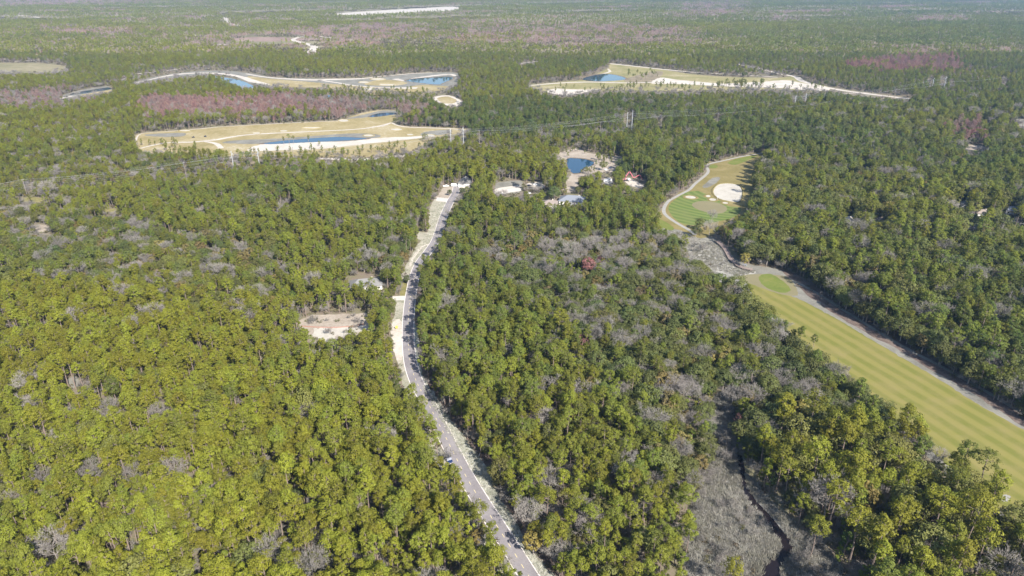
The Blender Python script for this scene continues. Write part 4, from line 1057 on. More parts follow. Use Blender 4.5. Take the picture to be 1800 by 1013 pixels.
def look_words(t):
    key, _, _, s, tn, _, _, what = t
    big = 'tall' if s > 1.12 else 'small' if s < 0.8 else 'mid-height'
    if key in ('pine', 'young'):
        col = 'yellow-olive' if tn > 0.72 else 'olive-green' if tn > 0.45 else 'deep green'
        return f'{big} {col} ' + ('pine' if key == 'pine' else 'young pine')
    if key == 'oak':
        return f"{big} {'light olive' if tn > 0.55 else 'dark green' if tn < 0.3 else 'dull green'} broadleaf"
    if key == 'russet': return f"{what or ('golden' if tn > 0.7 else 'russet brown')} autumn tree"
    if key == 'red': return f"{what or 'red'} autumn tree"
    if key == 'cypress': return f"{big} leafless pinkish cypress"
    return f"{big} leafless {what or ('pale' if tn > 0.6 else 'grey')} tree"

arr = np.array([[t[1], t[2], SPEC[t[0]]['h'] * t[3]] for t in trees])
cu, cv, cd = Pn(arr[:, 0], arr[:, 1], arr[:, 2] * 0.75)
seen_ok = (cu > 6) & (cu < W0 - 6) & (cv > 6) & (cv < H0 - 6)
rank = np.array([SPEC[t[0]]['rx'] * t[3] for t in trees]) / cd
is_special = np.arange(len(trees)) < len(SPECIAL)
individual = np.zeros(len(trees), bool)
for key, lim in LIMIT.items():
    ids = [i for i in range(len(trees)) if trees[i][0] == key and seen_ok[i]]
    ids.sort(key=lambda i: (not is_special[i], -rank[i]))
    individual[ids[:lim]] = True

used = set()
for i in np.nonzero(individual)[0]:
    t = trees[i]
    key, x, y, s, tn, rot, vi, what = t
    cr, tr, _ = SPEC[key]['v'][vi % len(SPEC[key]['v'])]
    a, b = int(round(cu[i] / 18.0)), int(round(cv[i] / 10.13))
    base_l = f"{look_words(t)} {where(cu[i], cv[i], y)}"
    lab = f"{base_l}, {num(a)} percent across, {num(b)} down"
    if len(lab.split()) > 16:
        lab = f"{look_words(t)}, {num(a)} percent across, {num(b)} down the photo"
    tries = 0
    while lab in used:
        tries += 1
        lab = f"{look_words(t)}, {num(a)} percent across, {num(b)} down, " + ('behind its twin', 'in front of its twin', 'beside its twin', 'touching its twin')[min(tries, 4) - 1]
        if tries > 4: break
    if lab in used: lab = lab.replace(' percent across', ' and a half percent across')
    used.add(lab)
    root = empty(KIND_NAME[key], (x, y, 0), rot, label=lab, cat=CAT[key], group=dict(pine='pines of the wood', oak='broadleaf trees of the wood', russet='autumn trees', red='red trees', bare='leafless trees',
                 cypress='cypress trees', young='young pines on the golf holes')[key])
    root.scale = (s, s, s)
    for nm, me in (('crown', cr), ('trunk', tr)):
        o = bpy.data.objects.new(nm, me)
        o.parent = root
        o['tint'] = float(tn)
        ROOT.objects.link(o)

def scatter(name, protos, pts, idx, rot, sc, tn, label=None, cat=None):
    """the uncountable rest: one object whose points carry copies of the prototypes"""
    col = bpy.data.collections.new(name + '_kinds')
    for k, me in enumerate(protos):
        o = bpy.data.objects.new(f'{name}_kind_{k:03d}', me)
        col.objects.link(o)
    me = bpy.data.meshes.new(name)
    n = len(pts)
    me.vertices.add(n)
    me.vertices.foreach_set('co', np.asarray(pts, np.float32).ravel())
    for nm, ty, data in (('idx', 'INT', np.asarray(idx, np.int32)), ('rz', 'FLOAT', np.asarray(rot, np.float32)), ('sc', 'FLOAT', np.asarray(sc, np.float32)), ('tint', 'FLOAT', np.asarray(tn, np.float32))):
        me.attributes.new(nm, ty, 'POINT').data.foreach_set('value', data)
    o = bpy.data.objects.new(name, me)
    ROOT.objects.link(o)
    tag(o, label, cat, kind='stuff')
    ng = bpy.data.node_groups.new(name, 'GeometryNodeTree')
    ng.interface.new_socket('Geometry', in_out='INPUT', socket_type='NodeSocketGeometry')
    ng.interface.new_socket('Geometry', in_out='OUTPUT', socket_type='NodeSocketGeometry')
    nd, lk = ng.nodes, ng.links
    gi, go = nd.new('NodeGroupInput'), nd.new('NodeGroupOutput')
    ci = nd.new('GeometryNodeCollectionInfo'); ci.inputs['Collection'].default_value = col
    ci.inputs['Separate Children'].default_value = True; ci.inputs['Reset Children'].default_value = True
    ip = nd.new('GeometryNodeInstanceOnPoints'); ip.inputs['Pick Instance'].default_value = True
    def attr(nm, ty):
        a = nd.new('GeometryNodeInputNamedAttribute'); a.data_type = ty; a.inputs['Name'].default_value = nm
        return a.outputs['Attribute']
    cx = nd.new('ShaderNodeCombineXYZ'); lk.new(attr('rz', 'FLOAT'), cx.inputs['Z'])
    er = nd.new('FunctionNodeEulerToRotation'); lk.new(cx.outputs[0], er.inputs[0])
    sx = nd.new('ShaderNodeCombineXYZ'); a = attr('sc', 'FLOAT')
    for q in 'XYZ': lk.new(a, sx.inputs[q])
    lk.new(gi.outputs[0], ip.inputs['Points']); lk.new(ci.outputs[0], ip.inputs['Instance'])
    lk.new(attr('idx', 'INT'), ip.inputs['Instance Index']); lk.new(er.outputs[0], ip.inputs['Rotation']); lk.new(sx.outputs[0], ip.inputs['Scale'])
    lk.new(ip.outputs[0], go.inputs[0])
    md = o.modifiers.new('scatter', 'NODES'); md.node_group = ng
    return o

STUFF_LABEL = dict(pine='the rest of the pine wood, crowns merging into one canopy', oak='remaining dark broadleaf canopy among the pines', russet='more russet and golden crowns among the green canopy',
                   red='a few more red crowns in the wood', bare='more grey leafless trees among the pines', cypress='pinkish leafless cypress wood beyond the power line', young='more small pines dotting the sandy golf holes')
STUFF_NAME = dict(pine='pine_wood', oak='broadleaf_wood', russet='autumn_wood', red='red_wood', bare='bare_wood', cypress='cypress_wood', young='young_pine_wood')
for key in KEYS:
    ids = [i for i in range(len(trees)) if trees[i][0] == key and not individual[i]]
    if not ids: continue
    tt = [trees[i] for i in ids]
    protos = [v[2] for v in SPEC[key]['v']]
    scatter(STUFF_NAME[key], protos, [(t[1], t[2], 0) for t in tt], [t[6] % len(protos) for t in tt], [t[5] for t in tt], [t[3] for t in tt], [t[4] for t in tt], STUFF_LABEL[key])

# ---- undergrowth ------------------------------------------------------------------------------------------------
shrubs = [mesh_of('shrub', *shrub_shape(200 + i), M['shrub']) for i in range(5)]
def thicket(seed):
    (tv, tf), (bv, bf) = bare_shape(seed, 3.6, 0.75, 0.5, 4, 0.035)
    return mesh_of('thicket', tv, tf, M['twig'])
shrubs += [thicket(240 + i) for i in range(4)]
xs, ys, sz = [], [], []
for y0, y1, sp, ss in ((105, 420, 3.1, 1.0), (420, 760, 4.2, 1.2), (760, 1300, 6.5, 1.5), (1300, 1750, 10, 1.9)):
    a, b = pts_band(y0, y1, sp, 30); xs.append(a); ys.append(b); sz.append(np.full(len(a), ss))
X2, Y2, Z2 = np.concatenate(xs), np.concatenate(ys), np.concatenate(sz)
U2, V2, _ = Pn(X2, Y2, np.zeros(len(X2)))
LIT = raster([(1400, 494), (1500, 549), (1600, 602), (1700, 662), (1860, 762), (2000, 850), (2000, 870), (1860, 782), (1700, 680), (1600, 618), (1500, 562), (1400, 505)])
EDGE = raster([(768, 354), (752, 400), (733, 418), (712, 470), (714, 498), (706, 482), (711, 468), (732, 432), (734, 408), (751, 405)])
raster([(524, 562), (640, 552), (655, 572), (640, 588), (600, 606), (560, 612), (535, 600), (560, 588), (610, 580), (620, 566), (540, 572)], EDGE)
k = (~look(BASE, U2, V2) | (look(EDGE, U2, V2) & (rng.random(len(X2)) < 0.5)) | (look(LIT, U2, V2) & (rng.random(len(X2)) < 0.35))) & (rng.random(len(X2)) < 0.72)
X2, Y2, Z2, U2, V2 = X2[k], Y2[k], Z2[k], U2[k], V2[k]
tn2 = np.clip(rng.beta(1.2, 1.2, len(X2)) * 0.9 + 0.1 * np.sin(X2 * 0.05) * np.sin(Y2 * 0.04), 0, 1)
scatter('undergrowth', shrubs, np.stack([X2, Y2, np.zeros(len(X2))], 1), np.where(rng.random(len(X2)) < 0.3, rng.integers(5, 9, len(X2)), rng.integers(0, 5, len(X2))), rng.uniform(0, 6.28, len(X2)), Z2 * rng.uniform(0.5, 1.35, len(X2)), tn2,
        'low brown and green shrubs under and between the trees')

# ---- shorter pines and evergreen saplings filling the gaps under the canopy -----------------------------------------
xs, ys = [], []
for y0, y1, sp in ((105, 420, 5.6), (420, 800, 6.6), (800, 1300, 9)):
    a, b = pts_band(y0, y1, sp, 30); xs.append(a); ys.append(b)
X4, Y4 = np.concatenate(xs), np.concatenate(ys)
n4 = len(X4)
U4, V4, _ = Pn(X4, Y4, np.zeros(n4)); Uc, Vc, _ = Pn(X4, Y4, np.full(n4, 6.0)); Ud, Vd, _ = Pn(X4, Y4, np.full(n4, 9.0))
k = ~look(BASE, U4, V4) & ~look(VIS, Uc, Vc) & ~look(VIS, Ud, Vd) & ~look(raster(CORR), U4, V4) & (rng.random(n4) < 0.7)
X4, Y4, Uc = X4[k], Y4[k], Uc[k]; n4 = len(X4)
protos = [v[2] for v in SPEC['young']['v']] + [v[2] for v in SPEC['oak']['v'][:4]]
pi = np.where(rng.random(n4) < 0.55, rng.integers(0, 3, n4), rng.integers(3, 7, n4))
scatter('understory_wood', protos, np.stack([X4, Y4, np.zeros(n4)], 1), pi, rng.uniform(0, 6.28, n4), np.where(pi < 3, rng.uniform(0.7, 1.3, n4), rng.uniform(0.35, 0.65, n4)),
        np.clip(np.interp(Uc, [0, 700, 1100], [0.75, 0.6, 0.45]) + rng.normal(0, 0.2, n4), 0, 1), 'shorter pines and evergreen saplings filling the gaps under the canopy')  # same sideways drift, partly sun hotspot put into the tint

# ---- reeds of the marsh, tufts on the verges --------------------------------------------------------------------
def fill(poly, sp, keep_out=None):
    m = raster(poly)
    g = np.array([G(u, v) for u, v in poly])
    x0, y0 = g.min(0); x1, y1 = g.max(0)
    nx, ny = int((x1 - x0) / sp) + 1, int((y1 - y0) / sp) + 1
    a, b = np.meshgrid(np.arange(nx), np.arange(ny))
    x = (x0 + (a + rng.uniform(0, 1, a.shape)) * sp).ravel(); y = (y0 + (b + rng.uniform(0, 1, a.shape)) * sp).ravel()
    u, v, _ = Pn(x, y, np.zeros(len(x)))
    kk = look(m, u, v)
    if keep_out is not None: kk &= ~look(keep_out, u, v)
    return x[kk], y[kk]
creek_m = np.zeros((RH, RW), bool)
raster([(1294, 800), (1302, 838), (1305, 860), (1314, 880), (1336, 904), (1356, 932), (1370, 950), (1374, 964), (1362, 980), (1342, 995), (1336, 1020), (1336, 1130), (1384, 1130), (1372, 1020), (1370, 1000), (1386, 984),
        (1394, 966), (1388, 948), (1370, 926), (1346, 898), (1324, 874), (1313, 856), (1308, 836), (1302, 800)], creek_m)
reeds = [mesh_of('reed', *reed_shape(300 + i), M['reed']) for i in range(4)]
xa, ya = fill(MARSH, 0.95, creek_m); xb, yb = fill(MARSH_TOP, 1.6)
xr, yr = np.concatenate([xa, xb]), np.concatenate([ya, yb])
scatter('marsh_grass', reeds, np.stack([xr, yr, np.zeros(len(xr))], 1), rng.integers(0, 4, len(xr)), rng.uniform(0, 6.28, len(xr)), rng.uniform(0.6, 1.3, len(xr)),
        np.clip(rng.random(len(xr)) * 0.7 + 0.3 * np.sin(xr * 0.13) * np.cos(yr * 0.11), 0, 1), 'grey winter marsh grass on both banks of the creek')
creek_w = creek_m.copy()
for dj in (-7, -4, 4, 7): creek_w |= np.roll(creek_m, dj, 1)
creek_w |= np.roll(creek_m, 6, 0)
xm, ym = fill(MARSH, 2.6, creek_w); xn, yn = fill(MARSH_TOP, 5.0)
xm, ym = np.concatenate([xm, xn]), np.concatenate([ym, yn]); nm_ = len(xm)
pat = np.sin(xm * 0.19 + 1) * np.sin(ym * 0.15) + rng.normal(0, 0.6, nm_)
k = pat > 0.2
xm, ym = xm[k], ym[k]; nm_ = len(xm)
scatter('marsh_shrubs', shrubs, np.stack([xm, ym, np.zeros(nm_)], 1), np.where(rng.random(nm_) < 0.5, rng.integers(5, 9, nm_), rng.integers(0, 5, nm_)), rng.uniform(0, 6.28, nm_), rng.uniform(0.3, 1.15, nm_), rng.beta(1.3, 1.5, nm_),
        'low brown and grey shrubs dotted over the marsh')
tufts = [mesh_of('tuft', *reed_shape(320 + i, 26, 0.5, 0.4), M['tuft']) for i in range(3)]
VERGE_R = [(742, 680), (752, 680), (768, 703), (790, 735), (809, 760), (829, 790), (856, 822), (866, 854), (886, 888), (908, 922), (928, 955), (957, 994), (990, 1035), (965, 1035), (914, 958), (854, 866), (816, 807), (784, 755)]
VERGE_L = [(770, 356), (786, 358), (770, 394), (764, 412), (745, 438), (726, 462), (714, 484), (712, 470), (735, 430), (752, 410), (756, 375)]
xa, ya = fill(VERGE_R, 0.9); xb, yb = fill(VERGE_L, 1.8)
xr, yr = np.concatenate([xa, xb]), np.concatenate([ya, yb])
scatter('verge_grass', tufts, np.stack([xr, yr, np.zeros(len(xr))], 1), rng.integers(0, 3, len(xr)), rng.uniform(0, 6.28, len(xr)), rng.uniform(0.5, 1.3, len(xr)), rng.random(len(xr)), 'bleached grass tufts on the road verges')

# ---- the wood beyond, to the horizon: patches of many small trees -----------------------------------------------------
def far_tree(r, kind):
    if kind == 'pine':
        h = r.uniform(11, 18); rad = r.uniform(1.8, 2.8)
        c = [(np.array((r.normal(0, rad * .35), r.normal(0, rad * .35), h * r.uniform(0.62, 0.97))), rad * r.uniform(.5, .8)) for _ in range(4)]
        v, f = clump_cards(r, c, 7, (0.9, 1.4)); return (v, f), h
    if kind == 'shrub':
        h = r.uniform(2, 5)
        c = [(np.array((r.normal(0, .8), r.normal(0, .8), h * r.uniform(.3, .8))), r.uniform(.8, 1.6)) for _ in range(3)]
        v, f = clump_cards(r, c, 6, (0.7, 1.2)); return (v, f), h
    h = r.uniform(9, 15)
    d = r.normal(size=(26, 3)); cen = d * (1.4, 1.4, h * 0.22) * 0.8 + (0, 0, h * 0.6)
    v, f = cards(r, cen, r.normal(size=(26, 3)), r.uniform(0.5, 1.0, 26), 0.35); return (v, f), h

def patch(seed, kind, ntree, side, mix=None):
    r = np.random.default_rng(seed)
    V, Fc, TV, TF = [], [], [], []
    nv = 0; mb = MB()
    for i in range(ntree):
        (v, f), h = far_tree(r, kind)
        x, y = r.uniform(-side / 2, side / 2, 2)
        V.append(np.asarray(v) + (x, y, 0)); Fc += [[q + nv for q in p] for p in f]; nv += len(v)
        if h > 6: mb.tube((x, y, 0), (x, y, h * 0.75), 0.22, 0.12, 3)
    return (np.concatenate(V), Fc), (mb.v, mb.f)
P_pine = [join_mesh('far_pines', *patch(400 + i, 'pine', 9, 32), M['pine'], M['bark']) for i in range(5)]
P_open = [join_mesh('far_open_pines', *patch(410 + i, 'pine', 5, 32), M['pine'], M['bark']) for i in range(3)]
P_cyp = [join_mesh('far_cypress', *patch(420 + i, 'cyp', 16, 32), M['cyp'], M['bark_grey']) for i in range(3)]
P_shr = [join_mesh('far_shrubs', *patch(430 + i, 'shrub', 18, 32), M['shrub'], M['bark']) for i in range(3)]
protos = P_pine + P_open + P_cyp + P_shr
xs, ys = [], []
for y0, y1, sp in ((1740, 3000, 26), (3000, 7800, 34)):
    a, b = pts_band(y0, y1, sp, 100); xs.append(a); ys.append(b)
X3, Y3 = np.concatenate(xs), np.concatenate(ys)
n3 = len(X3)
U3, V3, _ = Pn(X3, Y3, np.full(n3, 10.0)); Ub, Vb, _ = Pn(X3, Y3, np.zeros(n3))
# broad natural patchwork: closed pine, open savanna, bare bays, low pocosin
def wob(x, y, a, b, c): return np.sin(x * a + c) * np.cos(y * b + 1.7 * c) + 0.6 * np.sin(x * a * 2.3 - y * b * 1.9 + c * 3) + 0.4 * np.sin(y * b * 4.1 + x * a * 3.3 + c)
f1 = wob(X3, Y3, 0.0021, 0.0034, 0.7) + rng.normal(0, 0.35, n3)
f2 = wob(X3, Y3, 0.0035, 0.0052, 2.9) + rng.normal(0, 0.3, n3)
kind3 = np.where(f1 > 0.0, 1, 0)
kind3 = np.where(f2 > 0.95, 2, kind3); kind3 = np.where(f2 < -0.8, 3, kind3)
def far_zone(poly, probs):
    k_ = look(raster(poly), U3 + rng.normal(0, 22, n3), V3 + rng.normal(0, 1.6, n3))
    kind3[k_] = rng.choice(4, int(k_.sum()), p=probs)
far_zone([(-100, 40), (380, 50), (420, 100), (260, 112), (-100, 112)], [.45, .3, .12, .13])
far_zone([(1090, 30), (1900, 30), (1900, 90), (1300, 112), (1090, 100)], [.82, .14, .02, .02])
far_zone([(340, 62), (700, 40), (770, 48), (640, 80), (340, 78)], [.1, .1, .4, .4])
far_zone([(560, 85), (900, 80), (900, 125), (560, 130)], [.7, .2, .07, .03])
far_zone([(790, 34), (1120, 40), (1240, 50), (1240, 78), (800, 78)], [.15, .15, .4, .3])
far_zone([(1190, 2), (1300, 2), (1300, 28), (1190, 28)], [.1, .1, .5, .3])
far_zone([(1350, 28), (1420, 30), (1400, 38), (1340, 38)], [.1, .1, .6, .2])
far_zone([(1590, 26), (1690, 26), (1700, 36), (1590, 36)], [.1, .1, .6, .2])
far_zone([(1560, 80), (1680, 80), (1700, 96), (1540, 100)], [.25, .1, .5, .15])
far_zone([(1720, 80), (1900, 70), (1900, 112), (1720, 108)], [.3, .2, .35, .15])
far_zone([(930, 64), (1110, 64), (1130, 80), (930, 82)], [.03, .12, .25, .6])
far_zone([(370, 60), (620, 60), (620, 80), (370, 80)], [.05, .25, .3, .4])
far_zone([(-100, 84), (420, 84), (700, 100), (300, 112), (-100, 112)], [.22, .6, .06, .12])
far_zone([(-100, -6), (280, -6), (260, 4), (150, 8), (-100, 10)], [.05, .15, .6, .2])
far_zone([(60, 46), (250, 50), (220, 60), (60, 58)], [.1, .1, .5, .3])
far_zone([(350, 20), (450, 25), (430, 50), (330, 45)], [.3, .4, .1, .2])
k = ~look(BASE, Ub, Vb) & ~look(VIS, U3, V3)
X3, Y3, kind3, U3, V3 = X3[k], Y3[k], kind3[k], U3[k], V3[k]
n3 = len(X3)
off = np.array([0, 5, 8, 11])[kind3]; cnt = np.array([5, 3, 3, 3])[kind3]
tn3 = np.where(kind3 < 2, np.interp(U3, [0, 600, 1100, 1800], [0.90, 0.82, 0.68, 0.56]), np.where(kind3 == 2, 0.6, 0.35)) + 0.16 * wob(X3, Y3, 0.0029, 0.0061, 5.1) + rng.normal(0, 0.12, n3)
scatter('distant_wood', protos, np.stack([X3, Y3, np.zeros(n3)], 1), off + (rng.random(n3) * cnt).astype(int), rng.uniform(0, 6.28, n3), rng.uniform(0.85, 1.2, n3), np.clip(tn3, 0, 1),
        'endless pine and swamp wood stretching away to the horizon')

#OBJ_BEGIN
# ------------------------------------------------------------------ buildings, vehicles and other small things
def house(u, v, L, D, wh, rh, deg, wallm, roofm, label, hip=True, zref=4.5, group='houses among the trees', chimney=True):
    x, y = G(u, v, zref)
    root = empty('house', (x, y, 0), R(deg), label=label, cat='house', group=group)
    a, b = L / 2, D / 2
    MB().box((0, 0, wh / 2), (L, D, wh)).build('wall', wallm, root)
    e = 0.6
    m = MB()
    hip_in = D / 2 if hip else -0.001
    pts = [(-a - e, -b - e, wh), (a + e, -b - e, wh), (a + e, b + e, wh), (-a - e, b + e, wh), (-a - e + hip_in, 0, wh + rh), (a + e - hip_in, 0, wh + rh),
           (-a - e, -b - e, wh - 0.25), (a + e, -b - e, wh - 0.25), (a + e, b + e, wh - 0.25), (-a - e, b + e, wh - 0.25)]
    m.add(pts, [(0, 1, 5, 4), (2, 3, 4, 5), (1, 2, 5), (3, 0, 4), (6, 9, 8, 7), (0, 6, 7, 1), (1, 7, 8, 2), (2, 8, 9, 3), (3, 9, 6, 0)])
    roof = m.build('roof', roofm, root)
    if chimney:
        MB().box((a * 0.4, b * 0.3, wh + rh * 0.75), (1.0, 0.8, 1.6)).build('chimney', M['wall_tan'], roof)
    MB().box((L * 0.08, -b - 0.06, 1.05), (1.1, 0.12, 2.1)).build('door', M['wood'], root)
    k = max(2, int(L / 3.6))
    for i in range(k):
        px_ = -a + L * (i + 0.5) / k
        if abs(px_ - L * 0.08) < 1.2: continue
        for yy, sgn in ((-b, -1), (b, 1)):
            f = MB().box((px_, yy + sgn * 0.05, 1.7), (1.5, 0.1, 1.5)).build('window', M['timber'], root)
            MB().box((px_, yy + sgn * 0.11, 1.7), (1.2, 0.05, 1.2)).build('pane', M['glass'], f)
    return root

house(643, 494, 19, 11, 3.2, 3.0, 14, M['wall_white'], M['roof_grey'], 'white house with pale grey roof half hidden by pines left of the road')
house(966, 354, 13, 12, 3.2, 2.6, -6, M['wall_white'], M['roof_tan'], 'house with flat-looking tan roof beside the blue-grey roofed one')
house(1008, 348, 23, 14, 3.4, 3.4, -12, M['wall_white'], M['roof_blue'], 'large house with blue-grey hipped roof south of the pond')
house(817, 319, 9, 11, 4.2, 4.0, 84, M['wall_white'], M['roof_grey'], 'small gabled house at the far end of the road', hip=False, chimney=False)
house(1497, 382, 12, 9, 3.2, 2.4, 20, M['wall_tan'], M['concrete'], 'pale-roofed house glimpsed in the wood right of the green')
house(1549, 384, 11, 9, 3.2, 2.4, 10, M['wall_tan'], M['roof_tan'], 'tan-roofed house beside the pale-roofed one in the right-hand wood')
house(1706, 396, 15, 9, 3.2, 2.4, 8, M['wall_tan'], M['roof_grey'], 'long grey-roofed house near the side road at the right edge')
house(1694, 360, 9, 8, 5.2, 2.4, 0, M['wall_white'], M['roof_grey'], 'two-storey white house behind the grey-roofed one at the right')
house(1728, 373, 10, 8, 4.4, 2.4, -15, M['wall_white'], M['roof_tan'], 'cream house just left of the side road at the right edge')
house(1782, 366, 12, 9, 3.4, 2.6, -20, M['wall_white'], M['roof_blue'], 'shaded house beyond the side road at the right edge')

def vehicle(name, cat, u, v, deg, body, label, L=4.6, Wd=1.85, kind='car', group='vehicles parked by the houses', z=0.0):
    x, y = G(u, v, z)
    root = empty(name, (x, y, z), R(deg), label=label, cat=cat, group=group)
    w = Wd / 2
    if kind == 'car':
        side = [(-L / 2, 0.35), (L / 2, 0.35), (L / 2, 0.8), (L * 0.28, 0.95), (L * 0.12, 1.45), (-L * 0.28, 1.48), (-L * 0.44, 1.0), (-L / 2, 0.95)]
        glass = [(L * 0.25, 0.98), (L * 0.11, 1.40), (-L * 0.27, 1.42), (-L * 0.41, 1.02)]
    elif kind == 'truck':
        side = [(-L / 2, 0.55), (L / 2, 0.55), (L / 2, 1.05), (L * 0.30, 1.15), (L * 0.20, 1.85), (-L * 0.06, 1.88), (-L * 0.08, 1.15), (-L / 2, 1.15)]
        glass = [(L * 0.275, 1.18), (L * 0.19, 1.78), (-L * 0.045, 1.80), (-L * 0.05, 1.2)]
    else:       # box van
        side = [(-L / 2, 0.5), (L / 2, 0.5), (L / 2, 1.2), (L * 0.42, 1.35), (L * 0.36, 2.1), (L * 0.3, 2.7), (-L / 2, 2.7)]
        glass = [(L * 0.41, 1.38), (L * 0.36, 2.0), (L * 0.24, 2.05), (L * 0.24, 1.4)]
    def ext(profile, hw):
        n = len(profile)
        pts = [(px_, -hw, pz) for px_, pz in profile] + [(px_, hw, pz) for px_, pz in profile]
        return MB().add(pts, [(i, (i + 1) % n, n + (i + 1) % n, n + i) for i in range(n)] + [tuple(range(n - 1, -1, -1)), tuple(range(n, 2 * n))])
    ext(side, w).build('body', body, root)
    ext(glass, w + 0.012).build('window', M['glass'], root)
    for sx in (-0.31, 0.31):
        for sy in (-1, 1):
            ty = MB().tube((L * sx, sy * (w - 0.22), 0.34), (L * sx, sy * (w + 0.02), 0.34), 0.34, 0.34, 10).build('wheel', M['rubber'], root)
            MB().tube((L * sx, sy * (w + 0.02), 0.34), (L * sx, sy * (w + 0.04), 0.34), 0.2, 0.2, 8).build('rim', M['chrome'], ty)
    for sy in (-1, 1):
        MB().box((L / 2 + 0.01, sy * w * 0.7, 0.75), (0.05, 0.32, 0.18)).build('headlight', M['timber'], root)
    return root
vehicle('pickup_truck', 'truck', 784, 328.5, 8, M['white_paint'], 'white pickup truck parked at the far end of the road', 5.8, 2.0, 'truck')
vehicle('box_van', 'van', 799.5, 328, -5, M['white_paint'], 'white box van parked beside the white pickup, in front of the gabled house', 6.6, 2.2, 'van')
vehicle('parked_car', 'car', 930, 327.5, 15, M['blue_paint'], 'dark blue car on the sandy lot beside the white driveway', 4.6, 1.85)
vehicle('parked_car', 'car', 941, 326, 5, M['white_paint'], 'white car on the sandy lot beside the blue car', 4.6, 1.85)
vehicle('parked_car', 'car', 929, 341, 10, M['white_paint'], 'white car half hidden by pines below the sandy lot', 4.6, 1.85)
vehicle('pickup_truck', 'truck', 1070, 318, 5, M['white_paint'], 'white pickup truck among trees on the plot left of the red boom', 5.8, 2.0, 'truck')
vehicle('box_van', 'van', 1064, 321, -12, M['white_paint'], 'white van in front of the pickup on the plot left of the red boom', 5.6, 2.1, 'van')
vehicle('parked_car', 'car', 1073, 297, 30, M['blue_paint'], 'blue car in tree shade on the sandy lot right of the pond', 4.6, 1.85)
vehicle('parked_car', 'car', 1066, 299.5, 25, M['white_paint'], 'pale car next to the blue one right of the pond', 4.6, 1.85)
for u, v, d, l in ((340, 242.5, 10, 'dark utility cart on the tan turf, nearer the pale track'), (361, 241, -15, 'dark utility cart on the tan turf, the one farther along')):
    vehicle('utility_cart', 'cart', u, v, d, M['dark_paint'], l, 3.2, 1.5, 'truck', 'carts on the new golf hole')

vehicle('pickup_truck', 'truck', 787.5, 809, -64, M['blue_paint'], 'dark blue pickup on the road, half under the pines that overhang the left lane', 5.8, 2.0, 'truck', 'vehicles on the road', 0.03)
# red concrete-pump boom over the plot right of the pond
def at_y(u, v, y0):
    a = (u - W0 / 2) / F0; b = -(v - H0 / 2) / F0
    t_ = y0 / (CP + b * SP)
    return (a * t_, y0, CAM_H + (-SP + b * CP) * t_)
bx, by = G(1099, 318)
pump = empty('concrete_pump', (bx, by, 0), 0, label='concrete pump truck with its red folding boom zigzagging over a sandy plot', cat='pump truck')
MB().box((0, -1.2, 1.0), (7.5, 2.3, 0.5)).build('chassis', M['dark_paint'], pump)
MB().box((3.2, -1.2, 1.9), (1.9, 2.3, 1.5), taper=0.9).build('cab', M['white_paint'], pump)
MB().box((-2.6, -1.2, 1.6), (1.8, 2.0, 0.9), taper=1.15).build('hopper', M['pink_red'], pump)
for sx in (-2.8, -1.4, 3.1):
    for sy in (-2.25, -0.15):
        MB().tube((sx, sy - 0.14, 0.5), (sx, sy + 0.14, 0.5), 0.5, 0.5, 10).build('wheel', M['rubber'], pump)
joint = [(0.0, -1.0, 1.2)]
for u, v in ((1099.8, 311), (1106.6, 300.8), (1114, 313.4), (1124, 307.2), (1129.6, 316.4)):
    q = at_y(u, v, by - 1.0)
    joint.append((q[0] - bx, -1.0, q[2]))
for i in range(len(joint) - 1):
    MB().beam(joint[i], joint[i + 1], 0.6 - 0.04 * i, 0.7 - 0.06 * i).build('boom_section', M['pink_red'], pump)
for j in joint[1:-1]:
    MB().tube((j[0], j[1] - 0.6, j[2]), (j[0], j[1] + 0.6, j[2]), 0.5, 0.5, 8).build('boom_joint', M['dark_paint'], pump)

# boardwalk that carries the cart path over the marsh
BW = smooth_open([(1260, 423), (1262, 425), (1269, 431), (1275.5, 439), (1280, 447), (1284.5, 455), (1291.5, 462), (1300.5, 468), (1311, 472), (1323, 474)], 6)
bw = [Vector(G(u, v, 1.2) + (1.2,)) for u, v in BW]
board = empty('boardwalk', bw[len(bw) // 2], 0, label='curved wooden boardwalk bridge crossing the grey marsh by the green', cat='bridge')
o0 = Vector(bw[len(bw) // 2])
nrm = []
for i in range(len(bw)):
    d = (bw[min(i + 1, len(bw) - 1)] - bw[max(i - 1, 0)]).normalized()
    nrm.append(Vector((-d.y, d.x, 0)))
plank, rail, post, pile = MB(), (MB(), MB()), MB(), MB()
acc = 0.0
for i in range(len(bw) - 1):
    a, b = bw[i] - o0, bw[i + 1] - o0
    n = max(1, int((b - a).length / 0.34))
    for k in range(n):
        c0, c1 = a.lerp(b, (k + 0.06) / n), a.lerp(b, (k + 0.94) / n)
        nn = nrm[i].lerp(nrm[i + 1], k / n) * 1.5
        dz = Vector((0, 0, rng.uniform(-0.012, 0.012)))
        plank.add([c0 - nn + dz, c1 - nn + dz, c1 + nn + dz, c0 + nn + dz, c0 - nn + dz - Vector((0, 0, .06)), c1 - nn + dz - Vector((0, 0, .06)), c1 + nn + dz - Vector((0, 0, .06)), c0 + nn + dz - Vector((0, 0, .06))],
                  [(0, 1, 2, 3), (4, 7, 6, 5), (0, 4, 5, 1), (2, 6, 7, 3)])
    for s_ in (0, 1):
        sg = (-1, 1)[s_] * 1.5
        rail[s_].beam(a + nrm[i] * sg + Vector((0, 0, 0.55)), b + nrm[i + 1] * sg + Vector((0, 0, 0.55)), 0.1, 0.18)
        if i % 2 == 0:
            p = a + nrm[i] * sg
            post.box((p.x, p.y, 0.28), (0.14, 0.14, 0.62))
            pile.tube((p.x * 1.0, p.y, -1.25), (p.x, p.y, -0.05), 0.14, 0.14, 6)
pk = plank.build('deck', M['deck'], board); pk['kind'] = 'stuff'
